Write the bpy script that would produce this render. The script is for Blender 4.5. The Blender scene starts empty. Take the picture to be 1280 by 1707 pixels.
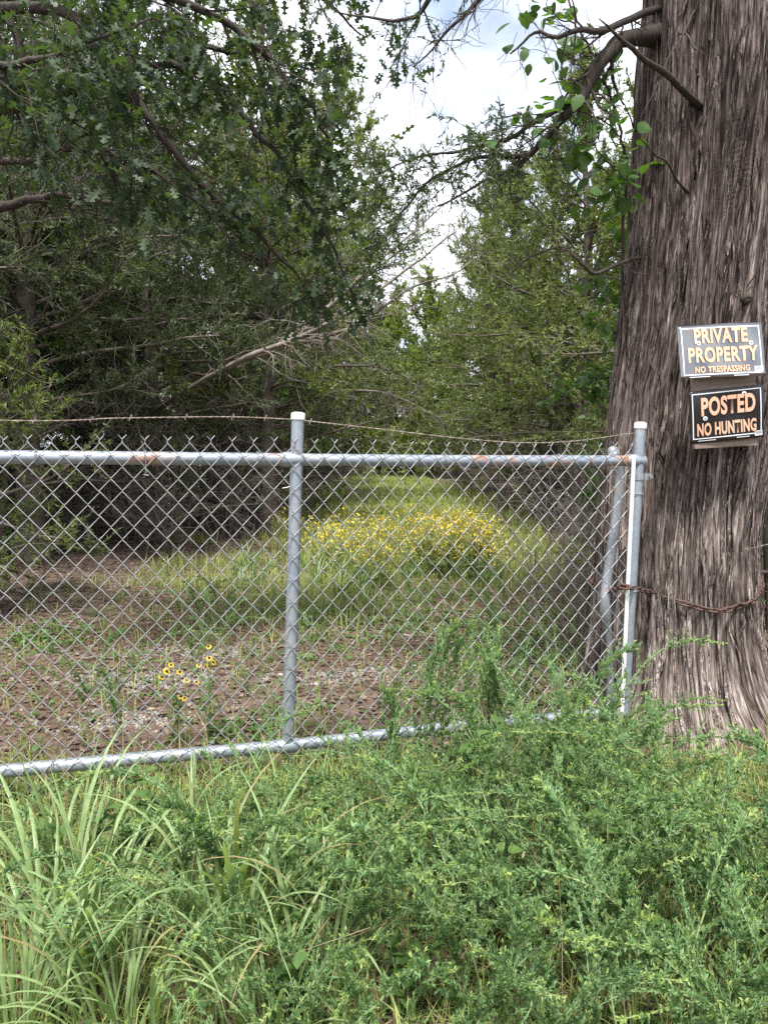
import bpy, math, random
import numpy as np
R_ = math.radians
sc = bpy.context.scene
COL = sc.collection
rng = np.random.default_rng(7)
random.seed(7)

# ------------------------------------------------------------------ camera, sky, sun, exposure
CAMZ, PITCH, FPX = 1.22, R_(3.6), 1233.0
cam = bpy.data.cameras.new('camera'); cam.sensor_fit = 'VERTICAL'; cam.sensor_height = 36.0
cam.lens = 36.0 * FPX / 1707.0; cam.clip_start = 0.05; cam.clip_end = 2000
camo = bpy.data.objects.new('camera', cam); COL.objects.link(camo)
camo.location = (0, 0, CAMZ); camo.rotation_euler = (R_(90) - PITCH, 0, 0)
sc.camera = camo

SUN_EL, SUN_AZ = R_(66), R_(187)          # azimuth clockwise from +Y (the view direction)
w = bpy.data.worlds.new('World'); sc.world = w; w.use_nodes = True
nt = w.node_tree; nt.nodes.clear()
wo = nt.nodes.new('ShaderNodeOutputWorld'); bg = nt.nodes.new('ShaderNodeBackground')
sky = nt.nodes.new('ShaderNodeTexSky'); sky.sky_type = 'NISHITA'; sky.sun_disc = False
sky.sun_elevation = SUN_EL; sky.sun_rotation = SUN_AZ
tc = nt.nodes.new('ShaderNodeTexCoord'); mp = nt.nodes.new('ShaderNodeMapping'); mp.inputs['Scale'].default_value = (1.0, 1.0, 1.7)
cn = nt.nodes.new('ShaderNodeTexNoise'); cn.inputs['Scale'].default_value = 3.1; cn.inputs['Detail'].default_value = 8; cn.inputs['Roughness'].default_value = 0.55
cr = nt.nodes.new('ShaderNodeValToRGB'); cr.color_ramp.elements[0].position = 0.26; cr.color_ramp.elements[1].position = 0.46
cn2 = nt.nodes.new('ShaderNodeTexNoise'); cn2.inputs['Scale'].default_value = 5.0; cn2.inputs['Detail'].default_value = 6
cc = nt.nodes.new('ShaderNodeValToRGB')
cc.color_ramp.elements[0].position = 0.35; cc.color_ramp.elements[0].color = (3.0, 3.3, 4.0, 1)
cc.color_ramp.elements[1].position = 0.65; cc.color_ramp.elements[1].color = (7.6, 7.8, 8.2, 1)
mx = nt.nodes.new('ShaderNodeMix'); mx.data_type = 'RGBA'
L = nt.links.new
L(tc.outputs['Generated'], mp.inputs['Vector']); L(mp.outputs['Vector'], cn.inputs['Vector']); L(mp.outputs['Vector'], cn2.inputs['Vector'])
L(cn.outputs['Fac'], cr.inputs['Fac']); L(cn2.outputs['Fac'], cc.inputs['Fac'])
L(cr.outputs['Color'], mx.inputs['Factor']); L(sky.outputs['Color'], mx.inputs['A']); L(cc.outputs['Color'], mx.inputs['B'])
L(mx.outputs['Result'], bg.inputs['Color']); bg.inputs['Strength'].default_value = 0.13
L(bg.outputs['Background'], wo.inputs['Surface'])

sl = bpy.data.lights.new('sun', 'SUN'); sl.energy = 4.0; sl.angle = R_(9); sl.color = (1.0, 0.97, 0.91)
so = bpy.data.objects.new('sun', sl); COL.objects.link(so)
so.rotation_euler = (R_(90) - SUN_EL, 0, -SUN_AZ + math.pi)   # light travels from the sun towards the scene
so.location = (0, -5, 30)
sc.view_settings.view_transform = 'Standard'; sc.view_settings.look = 'None'
sc.view_settings.gamma = 1.0; sc.view_settings.use_curve_mapping = False
sc.view_settings.exposure = 1.15
sc.render.engine = 'CYCLES'
sc.cycles.max_bounces = 5; sc.cycles.diffuse_bounces = 3; sc.cycles.transmission_bounces = 4; sc.cycles.glossy_bounces = 2
sc.cycles.use_denoising = False; sc.cycles.sample_clamp_indirect = 3.0

# ------------------------------------------------------------------ helpers
def P(px, py, Y):
    """world point at forward distance Y seen at photograph pixel (px,py)"""
    cx = (px - 640.0) / FPX; cy = (853.5 - py) / FPX
    d = np.array([cx, math.cos(PITCH) + cy * math.sin(PITCH), -math.sin(PITCH) + cy * math.cos(PITCH)])
    return np.array([0, 0, CAMZ]) + d * (Y / d[1])

_T = np.random.default_rng(99).random((256, 256))
def vn(x, y, seed=0, per=None):
    x = np.asarray(x, float) + seed * 17.31 * (0 if per else 1); y = np.asarray(y, float) + seed * 9.77
    xi = np.floor(x).astype(int); yi = np.floor(y).astype(int); fx = x - xi; fy = y - yi
    fx = fx * fx * (3 - 2 * fx); fy = fy * fy * (3 - 2 * fy)
    if per: x0 = xi % per; x1 = (xi + 1) % per
    else: x0 = xi; x1 = xi + 1
    o = (seed * 37) % 256
    g = lambda a, b: _T[(a + o) % 256, b % 256]
    return (g(x0, yi) * (1 - fx) + g(x1, yi) * fx) * (1 - fy) + (g(x0, yi + 1) * (1 - fx) + g(x1, yi + 1) * fx) * fy
def fbm(x, y, o=4, seed=0):
    s = 0; a = 0.5
    for k in range(o):
        s = s + a * vn(x * 2 ** k, y * 2 ** k, seed + k); a *= 0.5
    return s / (1 - 0.5 ** o)
def nrm(v):
    return v / np.maximum(np.linalg.norm(v, axis=-1, keepdims=True), 1e-9)

class Buf:
    def __init__(s): s.v = []; s.f = {}; s.n = 0
    def add(s, verts, faces, m=0):
        verts = np.asarray(verts, float).reshape(-1, 3); faces = np.asarray(faces, int)
        k = faces.shape[1]; s.f.setdefault((k, m), []).append(faces + s.n); s.v.append(verts); s.n += len(verts); return s
    def mesh(s, name, base=(0, 0, 0), smooth=False):
        me = bpy.data.meshes.new(name)
        if not s.n: return me
        V = np.concatenate(s.v) - np.asarray(base, float)
        idx = []; st = []; mi = []; o = 0
        for (k, m), fl in s.f.items():
            F = np.concatenate(fl); idx.append(F.ravel()); st.append(o + np.arange(len(F)) * k); mi.append(np.full(len(F), m)); o += F.size
        idx = np.concatenate(idx).astype(np.int32); st = np.concatenate(st).astype(np.int32); mi = np.concatenate(mi).astype(np.int32)
        me.vertices.add(len(V)); me.vertices.foreach_set('co', V.astype(np.float32).ravel())
        me.loops.add(len(idx)); me.loops.foreach_set('vertex_index', idx)
        me.polygons.add(len(st)); me.polygons.foreach_set('loop_start', st)
        me.polygons.foreach_set('material_index', mi)
        me.polygons.foreach_set('use_smooth', np.full(len(st), bool(smooth)))
        me.update(calc_edges=True)
        return me

def obj(name, buf, mats, parent=None, smooth=False, base=(0, 0, 0)):
    me = buf.mesh(name, base, smooth) if isinstance(buf, Buf) else buf
    if isinstance(buf, Buf):
        for m in (mats if isinstance(mats, (list, tuple)) else [mats]): me.materials.append(m)
    o = bpy.data.objects.new(name, me); COL.objects.link(o)
    if parent is not None: o.parent = parent
    return o
def tag(o, label, cat, group=None):
    o['label'] = label; o['category'] = cat
    if group: o['group'] = group
    return o
def thing(name, label, cat, loc=(0, 0, 0), group=None, rz=0.0, s=1.0):
    o = bpy.data.objects.new(name, None); COL.objects.link(o); o.empty_display_size = 0.1
    o.location = tuple(loc); o.rotation_euler = (0, 0, rz); o.scale = (s, s, s)
    return tag(o, label, cat, group)
def kind(o, k, label=None):
    o['kind'] = k
    if label: o['label'] = label
    return o

def tubes(Pt, Rd, sides=6, cap=False):
    """Pt (N,n,3), Rd (N,n) -> verts, quads for N tubes"""
    Pt = np.asarray(Pt, float); Rd = np.asarray(Rd, float)
    N, n, _ = Pt.shape
    T = np.gradient(Pt, axis=1); T = nrm(T)
    mean = np.abs(nrm(Pt[:, -1] - Pt[:, 0] + 1e-9)); ax = np.argmin(mean, axis=1)
    ref = np.eye(3)[ax][:, None, :]
    S = nrm(np.cross(T, ref)); U = np.cross(S, T)
    a = np.arange(sides) * 2 * math.pi / sides
    V = Pt[:, :, None, :] + Rd[:, :, None, None] * (S[:, :, None, :] * np.cos(a)[None, None, :, None] + U[:, :, None, :] * np.sin(a)[None, None, :, None])
    i = np.arange(n - 1)[:, None]; j = np.arange(sides)[None, :]
    q = np.stack([i * sides + j, i * sides + (j + 1) % sides, (i + 1) * sides + (j + 1) % sides, (i + 1) * sides + j], -1).reshape(-1, 4)
    F = (q[None] + (np.arange(N) * n * sides)[:, None, None]).reshape(-1, 4)
    return V.reshape(-1, 3), F
def tube(buf, pts, r, sides=8, m=0, caps=True):
    pts = np.asarray(pts, float); r = np.full(len(pts), r, float) if np.isscalar(r) else np.asarray(r, float)
    V, F = tubes(pts[None], r[None], sides); buf.add(V, F, m)
    if caps:
        n = len(pts); buf.add(V[:sides], [list(range(sides))[::-1]], m); buf.add(V[(n - 1) * sides:], [list(range(sides))], m)
def smoothline(pts, n):
    pts = np.asarray(pts, float); m = len(pts)
    pp = np.vstack([2 * pts[0] - pts[1], pts, 2 * pts[-1] - pts[-2]])
    out = []
    for t in np.linspace(0, m - 1 - 1e-6, n):
        i = int(t); f = t - i; a, b, c, d = pp[i], pp[i + 1], pp[i + 2], pp[i + 3]
        out.append(0.5 * (2 * b + (c - a) * f + (2 * a - 5 * b + 4 * c - d) * f * f + (3 * b - a - 3 * c + d) * f ** 3))
    return np.array(out)
def box(buf, lo, hi, m=0):
    lo = np.asarray(lo, float); hi = np.asarray(hi, float)
    v = np.array([[x, y, z] for x in (lo[0], hi[0]) for y in (lo[1], hi[1]) for z in (lo[2], hi[2])])
    buf.add(v, [[0, 1, 3, 2], [4, 6, 7, 5], [0, 4, 5, 1], [2, 3, 7, 6], [0, 2, 6, 4], [1, 5, 7, 3]], m)
def frames(d, roll_rng, up=None, jitter=1.0):
    """x along d, z = leaf normal leaning to up"""
    d = nrm(d); N = len(d)
    u = (np.array([0, 0, 1.0]) if up is None else up) + roll_rng.normal(size=(N, 3)) * jitter
    y = nrm(np.cross(u, d)); z = np.cross(d, y)
    return np.stack([d, y, z], -1)          # columns
def scatter(buf, sv, sf, pos, fr, scale, m=0):
    sv = np.asarray(sv, float); sf = np.asarray(sf, int); N = len(pos)
    scale = np.asarray(scale, float)
    if scale.ndim == 1: scale = scale[:, None]
    loc = sv[None] * (scale[:, None, :] if scale.shape[1] == 3 else scale[:, :, None])
    V = np.einsum('nij,nkj->nki', fr, loc) + pos[:, None, :]
    F = sf[None] + (np.arange(N) * len(sv))[:, None, None]
    buf.add(V.reshape(-1, 3), F.reshape(-1, sf.shape[1]), m)

# ------------------------------------------------------------------ materials
def newmat(name):
    m = bpy.data.materials.new(name); m.use_nodes = True; n = m.node_tree
    return m, n, n.nodes['Principled BSDF'], n.links.new
def ramp(n, fac, stops):
    r = n.nodes.new('ShaderNodeValToRGB'); e = r.color_ramp.elements
    while len(e) < len(stops): e.new(0.5)
    for el, (p, c) in zip(e, stops): el.position = p; el.color = (*c, 1)
    n.links.new(fac, r.inputs['Fac']); return r.outputs['Color']
def noise(n, scale, detail=4, rough=0.5, stretch=None, coord='Object'):
    t = n.nodes.new('ShaderNodeTexCoord'); x = n.nodes.new('ShaderNodeTexNoise')
    x.inputs['Scale'].default_value = scale; x.inputs['Detail'].default_value = detail; x.inputs['Roughness'].default_value = rough
    if stretch:
        mp = n.nodes.new('ShaderNodeMapping'); mp.inputs['Scale'].default_value = stretch
        n.links.new(t.outputs[coord], mp.inputs['Vector']); n.links.new(mp.outputs['Vector'], x.inputs['Vector'])
    else: n.links.new(t.outputs[coord], x.inputs['Vector'])
    return x.outputs['Fac']
def mixc(n, fac, a, b, mode='MIX'):
    x = n.nodes.new('ShaderNodeMix'); x.data_type = 'RGBA'; x.blend_type = mode
    for s, v in (('Factor', fac), ('A', a), ('B', b)):
        if isinstance(v, (int, float)): x.inputs[s].default_value = v
        elif isinstance(v, tuple): x.inputs[s].default_value = (*v, 1)
        else: n.links.new(v, x.inputs[s])
    return x.outputs['Result']
def bump(n, p, h, strength=0.3, dist=0.01):
    b = n.nodes.new('ShaderNodeBump'); b.inputs['Strength'].default_value = strength; b.inputs['Distance'].default_value = dist
    n.links.new(h, b.inputs['Height']); n.links.new(b.outputs['Normal'], p.inputs['Normal'])
def leafmat(name, cols, rough=0.5, trans=0.3, tcol=(1.3, 1.35, 0.5), spec=0.4, patch=None):
    m, n, p, l = newmat(name)
    g = n.nodes.new('ShaderNodeNewGeometry'); oi = n.nodes.new('ShaderNodeObjectInfo')
    ad = n.nodes.new('ShaderNodeMath'); ad.operation = 'MULTIPLY_ADD'; ad.inputs[1].default_value = 0.75
    ml = n.nodes.new('ShaderNodeMath'); ml.operation = 'MULTIPLY'; ml.inputs[1].default_value = 0.25
    l(oi.outputs['Random'], ml.inputs[0]); l(g.outputs['Random Per Island'], ad.inputs[0]); l(ml.outputs[0], ad.inputs[2])
    k = len(cols); c = ramp(n, ad.outputs[0], [(i / (k - 1), cols[i]) for i in range(k)])
    if patch:
        f = noise(n, patch[0], 3); f2 = ramp(n, f, [(0.4, (0, 0, 0)), (0.62, (1, 1, 1))]); c = mixc(n, f2, c, mixc(n, 1.0, c, patch[1], 'MULTIPLY'))
    l(c, p.inputs['Base Color']); p.inputs['Roughness'].default_value = rough; p.inputs['Specular IOR Level'].default_value = spec
    if trans > 0:
        t = n.nodes.new('ShaderNodeBsdfTranslucent'); tcn = mixc(n, 1.0, c, tcol, 'MULTIPLY'); l(tcn, t.inputs['Color'])
        ms = n.nodes.new('ShaderNodeMixShader'); ms.inputs[0].default_value = trans
        l(p.outputs[0], ms.inputs[1]); l(t.outputs[0], ms.inputs[2]); l(ms.outputs[0], n.nodes['Material Output'].inputs['Surface'])
    return m
def plain(name, c1, c2=None, rough=0.6, metal=0.0, scale=20, spec=0.4, bmp=0.0, stretch=None):
    m, n, p, l = newmat(name); f = noise(n, scale, 5, 0.6, stretch)
    l(ramp(n, f, [(0.3, c1), (0.7, c2 or c1)]), p.inputs['Base Color'])
    p.inputs['Roughness'].default_value = rough; p.inputs['Metallic'].default_value = metal; p.inputs['Specular IOR Level'].default_value = spec
    if bmp: bump(n, p, f, bmp, 0.01)
    return m
M = {}
M['cedar'] = leafmat('cedar_foliage', [(.050, .082, .030), (.084, .122, .042), (.125, .165, .055), (.17, .205, .07)], .6, .32, patch=(0.9, (1.35, 1.3, .85)))
M['cedar_dark'] = leafmat('cedar_foliage_dark', [(.040, .066, .036), (.066, .098, .048), (.100, .130, .062)], .6, .3, patch=(0.9, (1.2, 1.2, .9)))
M['broad'] = leafmat('broadleaf_foliage', [(.10, .15, .035), (.16, .22, .05), (.24, .30, .075)], .5, .45, patch=(.8, (1.2, 1.15, .7)))
M['oak'] = leafmat('oak_leaves', [(.034, .058, .034), (.048, .078, .040), (.070, .10, .040)], .52, .34, tcol=(1.5, 1.65, .55), spec=.3)
M['vine'] = leafmat('vine_leaves', [(.05, .11, .025), (.07, .14, .03), (.09, .17, .04)], .45, .45, tcol=(1.4, 1.5, .5))
M['weed'] = leafmat('weed_leaves', [(.080, .158, .072), (.115, .212, .090), (.158, .27, .106), (.205, .325, .122)], .5, .38)
M['weed_tip'] = leafmat('weed_tips', [(.21, .31, .09), (.28, .38, .115), (.35, .44, .15)], .5, .4)
M['grass'] = leafmat('grass_blades', [(.15, .20, .06), (.23, .28, .085), (.31, .35, .12), (.42, .40, .18)], .5, .35)
def blademat():      # long blades: pale midrib, some browned towards the tip
    m = leafmat('long_grass', [(.17, .25, .115), (.23, .32, .15), (.30, .39, .18)], .42, .38); n = m.node_tree; p = n.nodes['Principled BSDF']; src = p.inputs['Base Color'].links[0].from_socket
    t = n.nodes.new('ShaderNodeTexCoord'); s = n.nodes.new('ShaderNodeVectorMath'); s.operation = 'LENGTH'; n.links.new(t.outputs['Object'], s.inputs[0])
    oi = n.nodes.new('ShaderNodeObjectInfo'); mr = n.nodes.new('ShaderNodeMapRange'); mr.inputs['From Min'].default_value = 0; mr.inputs['From Max'].default_value = 1; mr.inputs['To Min'].default_value = .25; mr.inputs['To Max'].default_value = 1.2; n.links.new(oi.outputs['Random'], mr.inputs['Value'])
    sb = n.nodes.new('ShaderNodeMath'); sb.operation = 'SUBTRACT'; n.links.new(s.outputs['Value'], sb.inputs[0]); n.links.new(mr.outputs[0], sb.inputs[1])
    blade_tip = ramp(n, sb.outputs[0], [(.0, (0, 0, 0)), (.12, (1, 1, 1))]); c = mixc(n, blade_tip, src, (.36, .27, .15)); fine = noise(n, 90, 3, .6, (1, 1, .08)); c = mixc(n, 1.0, c, ramp(n, fine, [(.3, (.75, .78, .7)), (.7, (1.2, 1.2, 1.15))]), 'MULTIPLY')
    for lk in list(src.links):
        if lk.to_socket == p.inputs['Base Color']: n.links.remove(lk)
    n.links.new(c, p.inputs['Base Color']); return m
M['herb'] = leafmat('low_herbs', [(.06, .12, .035), (.09, .17, .045), (.13, .21, .06)], .5, .35)
M['blade'] = blademat()
M['litter'] = leafmat('leaf_litter', [(.065, .044, .034), (.12, .082, .062), (.19, .14, .11), (.33, .26, .215)], .75, .1, tcol=(1, .9, .7), spec=.25)
M['straw'] = leafmat('dead_straw', [(.20, .14, .08), (.32, .24, .14), (.42, .33, .21)], .7, .15, tcol=(1, 1, .8), spec=.2)
M['needle'] = leafmat('needle_litter', [(.085, .048, .032), (.14, .080, .052), (.19, .115, .075)], .8, .0, spec=.2)
M['twig'] = plain('dead_twigs', (.065, .052, .044), (.17, .138, .116), .85, scale=9)
M['twig_grey'] = plain('grey_branches', (.09, .075, .062), (.26, .22, .19), .85, scale=7)
M['bark_dark'] = plain('dark_bark', (.022, .017, .014), (.075, .058, .046), .9, scale=12, bmp=.5, stretch=(4, 4, .6))
M['stem_green'] = plain('green_stems', (.16, .21, .09), (.24, .27, .12), .6, scale=15)
M['yellow'] = leafmat('yellow_petals', [(.62, .42, .02), (.74, .53, .03), (.80, .60, .05)], .5, .3, tcol=(1, .9, .3))
M['cone'] = plain('flower_cone', (.02, .012, .008), (.06, .03, .02), .8, scale=200)
M['stone'] = leafmat('gravel_stones', [(.15, .145, .135), (.25, .24, .225), (.37, .36, .345)], .85, 0, spec=.3)

def galv(name, rust=0.0, base=((.21, .245, .285), (.32, .36, .405))):
    m, n, p, l = newmat(name)
    f = noise(n, 55, 6, .65); c = ramp(n, f, [(.3, base[0]), (.7, base[1])])
    f3 = noise(n, 6, 4, .6); c = mixc(n, ramp(n, f3, [(.45, (0, 0, 0)), (.75, (.55, .55, .55))]), c, (.42, .42, .42), 'MIX')
    if rust:
        f2 = noise(n, 7.5, 7, .68); r = ramp(n, f2, [(.60 - .1 * rust, (0, 0, 0)), (.66 - .08 * rust, (1, 1, 1))])
        g = n.nodes.new('ShaderNodeTexCoord'); s = n.nodes.new('ShaderNodeSeparateXYZ'); l(g.outputs['Object'], s.inputs[0])
        rr = ramp(n, noise(n, 60, 4), [(.3, (.20, .085, .045)), (.7, (.36, .20, .13))])
        c = mixc(n, r, c, rr)
        rm = n.nodes.new('ShaderNodeMath'); rm.operation = 'MULTIPLY_ADD'; rm.inputs[1].default_value = -.45; rm.inputs[2].default_value = .5
        l(r, rm.inputs[0]); l(rm.outputs[0], p.inputs['Metallic'])
    else: p.inputs['Metallic'].default_value = .5
    l(c, p.inputs['Base Color']); p.inputs['Roughness'].default_value = .48
    bump(n, p, f, .12, .004)
    return m
M['galv'] = galv('galvanised_pipe'); M['galv_rust'] = galv('galvanised_pipe_rusty', .5)
M['galv_dull'] = galv('dull_galvanised', .15, ((.20, .22, .24), (.33, .35, .38)))
M['wire'] = plain('galvanised_wire', (.22, .225, .23), (.35, .35, .35), .45, .45, 30)
M['wire_rust'] = plain('rusty_wire', (.16, .12, .09), (.36, .32, .27), .7, .2, 25)
M['cap'] = plain('cream_plastic_cap', (.66, .63, .53), (.76, .73, .64), .5, 0, 40)
M['bar'] = plain('pale_tension_bar', (.62, .62, .57), (.78, .78, .73), .5, .1, 30)
M['chain'] = plain('rusty_chain', (.055, .032, .026), (.15, .09, .075), .7, .35, 120, bmp=.3)
M['bolt'] = plain('dull_bolt', (.18, .18, .18), (.30, .30, .30), .5, .6, 80)

# ------------------------------------------------------------------ ground
def path_x(y): return 0.05 + 0.25 * np.sin(np.clip(y, 0, 60) * .09)
def ground_h(x, y):
    x = np.asarray(x, float); y = np.asarray(y, float)
    h = np.where(y < 2.5, -0.075 * (2.5 - y), 0.0)
    h = np.maximum(h, -.55)
    h = h + 0.014 * np.clip(y - 9, 0, 60)
    h = h + .10 * (fbm(x * .5, y * .5, 3, 3) - .5) * np.clip((np.abs(y - 3) + np.abs(x)) / 5, .25, 1)
    h = h + .03 * (fbm(x * 3, y * 3, 2, 5) - .5)
    ax = np.abs(x - path_x(y)); h = h + .12 * np.clip((ax - 2.2) / 3, 0, 1) * (y > 3.5)
    return h
def grassd(x, y):
    """how green the ground is behind the gate"""
    d = np.abs(x - path_x(y) - .35) + 1.5 * (fbm(x * 1.1, y * .8, 3, 61) - .5); wd = 1.6 + .6 * vn(y * .4, 0 * y, 11)
    g = np.exp(-(d / wd) ** 4) * np.clip((y - 6.6) / 1.8, 0, 1)
    strip = np.exp(-((x + .55) / .65) ** 2) * np.clip((y - 5.2) / 1.2, 0, 1)
    side = .5 * (fbm(x * .8, y * .8, 3, 21) > .55) * np.exp(-((d - 2) / 2.2) ** 2) * (y > 7)
    right = .8 * np.exp(-((x - 2.1) / .7) ** 2 - ((y - 8.6) / 1.0) ** 2)
    near = .45 * np.clip(1 - (y - 2.7) / 1.1, 0, 1)
    return np.clip(np.maximum.reduce([g, .8 * strip, side, near, right]), 0, 1)
GRAV = [(-1.45, 4.85, .42), (-1.15, 4.75, .3), (-1.50, 4.12, .40), (-1.15, 4.2, .3), (-1.26, 3.46, .30), (-.30, 4.18, .26), (-.05, 4.3, .2), (-.75, 5.9, .35), (.25, 5.2, .22), (.1, 6.1, .25)]
xs = np.concatenate([-np.geomspace(260, 6.2, 34), np.linspace(-6, 6, 150), np.geomspace(6.2, 260, 34)])
ys = np.concatenate([np.linspace(-30, 0, 16), np.linspace(.15, 13, 175), np.geomspace(13.2, 420, 70)])
X, Y = np.meshgrid(xs, ys); Z = ground_h(X, Y)
nx, ny = len(xs), len(ys); ii = np.arange((ny - 1) * nx).reshape(ny - 1, nx)[:, :-1].ravel()
b = Buf(); b.add(np.stack([X, Y, Z], -1).reshape(-1, 3), np.stack([ii, ii + 1, ii + 1 + nx, ii + nx], -1))
m, n, p, l = newmat('forest_soil')
f1 = noise(n, 9, 8, .7); f2 = noise(n, 1.1, 4, .6); f3 = noise(n, 70, 3, .6)
c = ramp(n, f1, [(.28, (.045, .031, .024)), (.5, (.092, .064, .050)), (.72, (.155, .115, .095))])
c = mixc(n, ramp(n, f3, [(.55, (0, 0, 0)), (.7, (.6, .6, .6))]), c, (.25, .19, .15))
g = n.nodes.new('ShaderNodeTexCoord'); s = n.nodes.new('ShaderNodeSeparateXYZ'); l(g.outputs['Object'], s.inputs[0])
far = n.nodes.new('ShaderNodeMapRange'); far.inputs['From Min'].default_value = 9; far.inputs['From Max'].default_value = 20; l(s.outputs['Y'], far.inputs['Value'])
ab = n.nodes.new('ShaderNodeMath'); ab.operation = 'ABSOLUTE'; l(s.outputs['X'], ab.inputs[0])
sid = n.nodes.new('ShaderNodeMapRange'); sid.inputs['From Min'].default_value = 3.0; sid.inputs['From Max'].default_value = 1.8; l(ab.outputs[0], sid.inputs['Value'])
mu = n.nodes.new('ShaderNodeMath'); mu.operation = 'MULTIPLY'; l(far.outputs[0], mu.inputs[0]); l(sid.outputs[0], mu.inputs[1])
mu2 = n.nodes.new('ShaderNodeMath'); mu2.operation = 'MULTIPLY'; l(mu.outputs[0], mu2.inputs[0]); mu2.inputs[1].default_value = .7
c = mixc(n, mu2.outputs[0], c, ramp(n, f2, [(.35, (.13, .17, .05)), (.65, (.22, .25, .09))]))
l(c, p.inputs['Base Color']); p.inputs['Roughness'].default_value = .95; p.inputs['Specular IOR Level'].default_value = .15
bump(n, p, f1, .3, .02)
kind(obj('ground', b, m, smooth=True), 'structure', 'brown leaf-strewn forest floor and verge')

# ------------------------------------------------------------------ gate
GA = np.array([-1.33, 2.56]); GB = np.array([1.08, 3.25]); GD = (GB - GA) / np.linalg.norm(GB - GA); GN = np.array([GD[1], -GD[0]])  # GN towards camera
def gp(px, py, off=0.0):
    """point of the (vertical) gate plane seen at a pixel, off = metres towards the camera"""
    d = P(px, py, 1.0) - np.array([0, 0, CAMZ])
    a0 = GA + GN * off
    t = np.dot(a0, GN) / np.dot(d[:2], GN)
    return np.array([0, 0, CAMZ]) + d * t
gate_base = np.array([*(GA + GD * 1.25), 0.0])
gate = thing('chain_link_gate', 'galvanised chain link gate with pipe frame and barbed strand across the track', 'gate', gate_base)
def gpart(name, b, mat, parent=gate, smooth=True, base=gate_base): return obj(name, b, mat, parent, smooth, base)
def ext(a, c, t): return a + (c - a) * t
rp = .024
Lm = -420
tl, tm, tr = gp(0, 762), gp(487, 766), gp(1058, 768)
bl, bm_, br = gp(0, 1286), gp(479, 1243), gp(1040, 1187)
tl2 = tl - np.array([*GD, 0]) * 1.6; bl2 = bl - np.array([*GD, 0]) * 1.6
cp_b, cp_t = gp(480, 1240), gp(497, 690)
rb_, rt_ = gp(1039, 1190), gp(1067, 706)
b = Buf(); tube(b, smoothline([tl2, tl, tm], 24), rp, 16); gpart('top_rail', b, galv('galvanised_pipe_rustier', 1.0))
b = Buf(); tube(b, smoothline([tm, gp(760, 768), tr], 24), rp * .97, 16); gpart('top_rail', b, M['galv_rust'])
b = Buf(); tube(b, smoothline([bl2, bl, bm_], 24), rp, 16); gpart('bottom_rail', b, M['galv'])
b = Buf(); tube(b, smoothline([bm_, gp(760, 1212), br], 24), rp * .97, 16); gpart('bottom_rail', b, M['galv'])
def upright(pb, pt, r):
    b = Buf(); tube(b, np.linspace(pb, pt, 12), r, 18); u = gpart('upright', b, M['galv'])
    d = nrm(pt - pb); k = Buf()
    tube(k, [pt - d * .022, pt - d * .004, pt + d * .002, pt + d * .006], [r + .003, r + .003, r + .0015, r * .7], 18)
    gpart('cap', k, M['cap'], u); return u
upright(cp_b, cp_t, rp * 1.02)
upright(rb_, rt_, rp * 1.02)
upright(bl2 + [0, 0, -.02], tl2 + [0, 0, .2], rp * 1.02)
for wp, ax in ((tm, 0), (tr, 0), (bm_, 0)):        # weld collars
    b = Buf(); gd = np.array([*GD, 0]); tube(b, [wp - gd * .045, wp - gd * .03, wp + gd * .03, wp + gd * .045], [rp + .0005, rp + .005, rp + .005, rp + .0005], 16); gpart('weld', b, M['galv'])
# fabric: zigzag wires on the camera side of the rails
fab = bpy.data.objects.new('chain_link_fabric', None); COL.objects.link(fab); fab.parent = gate; fab.empty_display_size = .1
a_ = .0385; hd = .0868; wr = .0018; ztop = tl[2] + .050; nd = 14
def wiremesh(sgn):
    b = Buf(); pts = []
    N = nd * 2
    for k in range(N + 1):
        x = (.5 * a_ + .0012) * (1 if k % 2 == 0 else -1) * sgn; z = -k * hd / 2
        dy = .0016 * sgn
        e = .004
        if k == 0: pts += [[x, 0, z + .002], [x - sgn * .004, dy, z - e * .8]]
        elif k == N: pts += [[x - np.sign(x) * .004, dy, z + e], [x, 0, z]]
        else:
            s = np.sign(x); pts += [[x - s * .0042, -dy * s * sgn, z + e], [x, 0, z + .0015], [x, 0, z - .0015], [x - s * .0042, dy * s * sgn, z - e]]
    pts = np.array(pts); tube(b, pts, wr, 5)
    # twist and barb at the top, and the tail at the bottom
    x0 = (.5 * a_ + .0012) * sgn
    tube(b, [[x0, 0, .002], [x0 - sgn * .0022, .002, .006], [x0 - sgn * .0005, -.002, .011], [x0 + sgn * .002, .001, .015], [x0 + sgn * .013, .004 * sgn, .027]], wr, 5)
    tube(b, [[x0, 0, -N * hd / 2], [x0 - sgn * .001, .002, -N * hd / 2 - .008], [x0 + sgn * .009, -.003, -N * hd / 2 - .018]], wr, 5)
    me = b.mesh('wire', smooth=True); me.materials.append(M['wire']); return me
wm = [wiremesh(1), wiremesh(-1)]
s0 = -1.58; s1 = np.dot(rb_[:2] - GA, GD) - .012
nwire = int((s1 - s0) / a_)
ang = math.atan2(GD[1], GD[0])
lrng = np.random.default_rng(3)
for k in range(nwire):
    sx = s1 - (k + .5) * a_
    fr_ = (sx - s0) / (s1 - s0)
    c2 = GA + GD * sx + GN * (rp + .0035)
    o = obj('wire', wm[k % 2], None, fab)
    jz = .003 * math.sin(k // 2 * 1.7) - .006 * math.sin((k // 2) * .21)
    topz = np.interp(sx, [0, np.dot(tm[:2] - GA, GD), s1], [tl[2], tm[2], tr[2]]) + .05
    o.location = tuple(np.array([c2[0], c2[1], topz + jz]) - gate_base); o.rotation_euler = (0, R_(1.0), ang)
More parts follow.
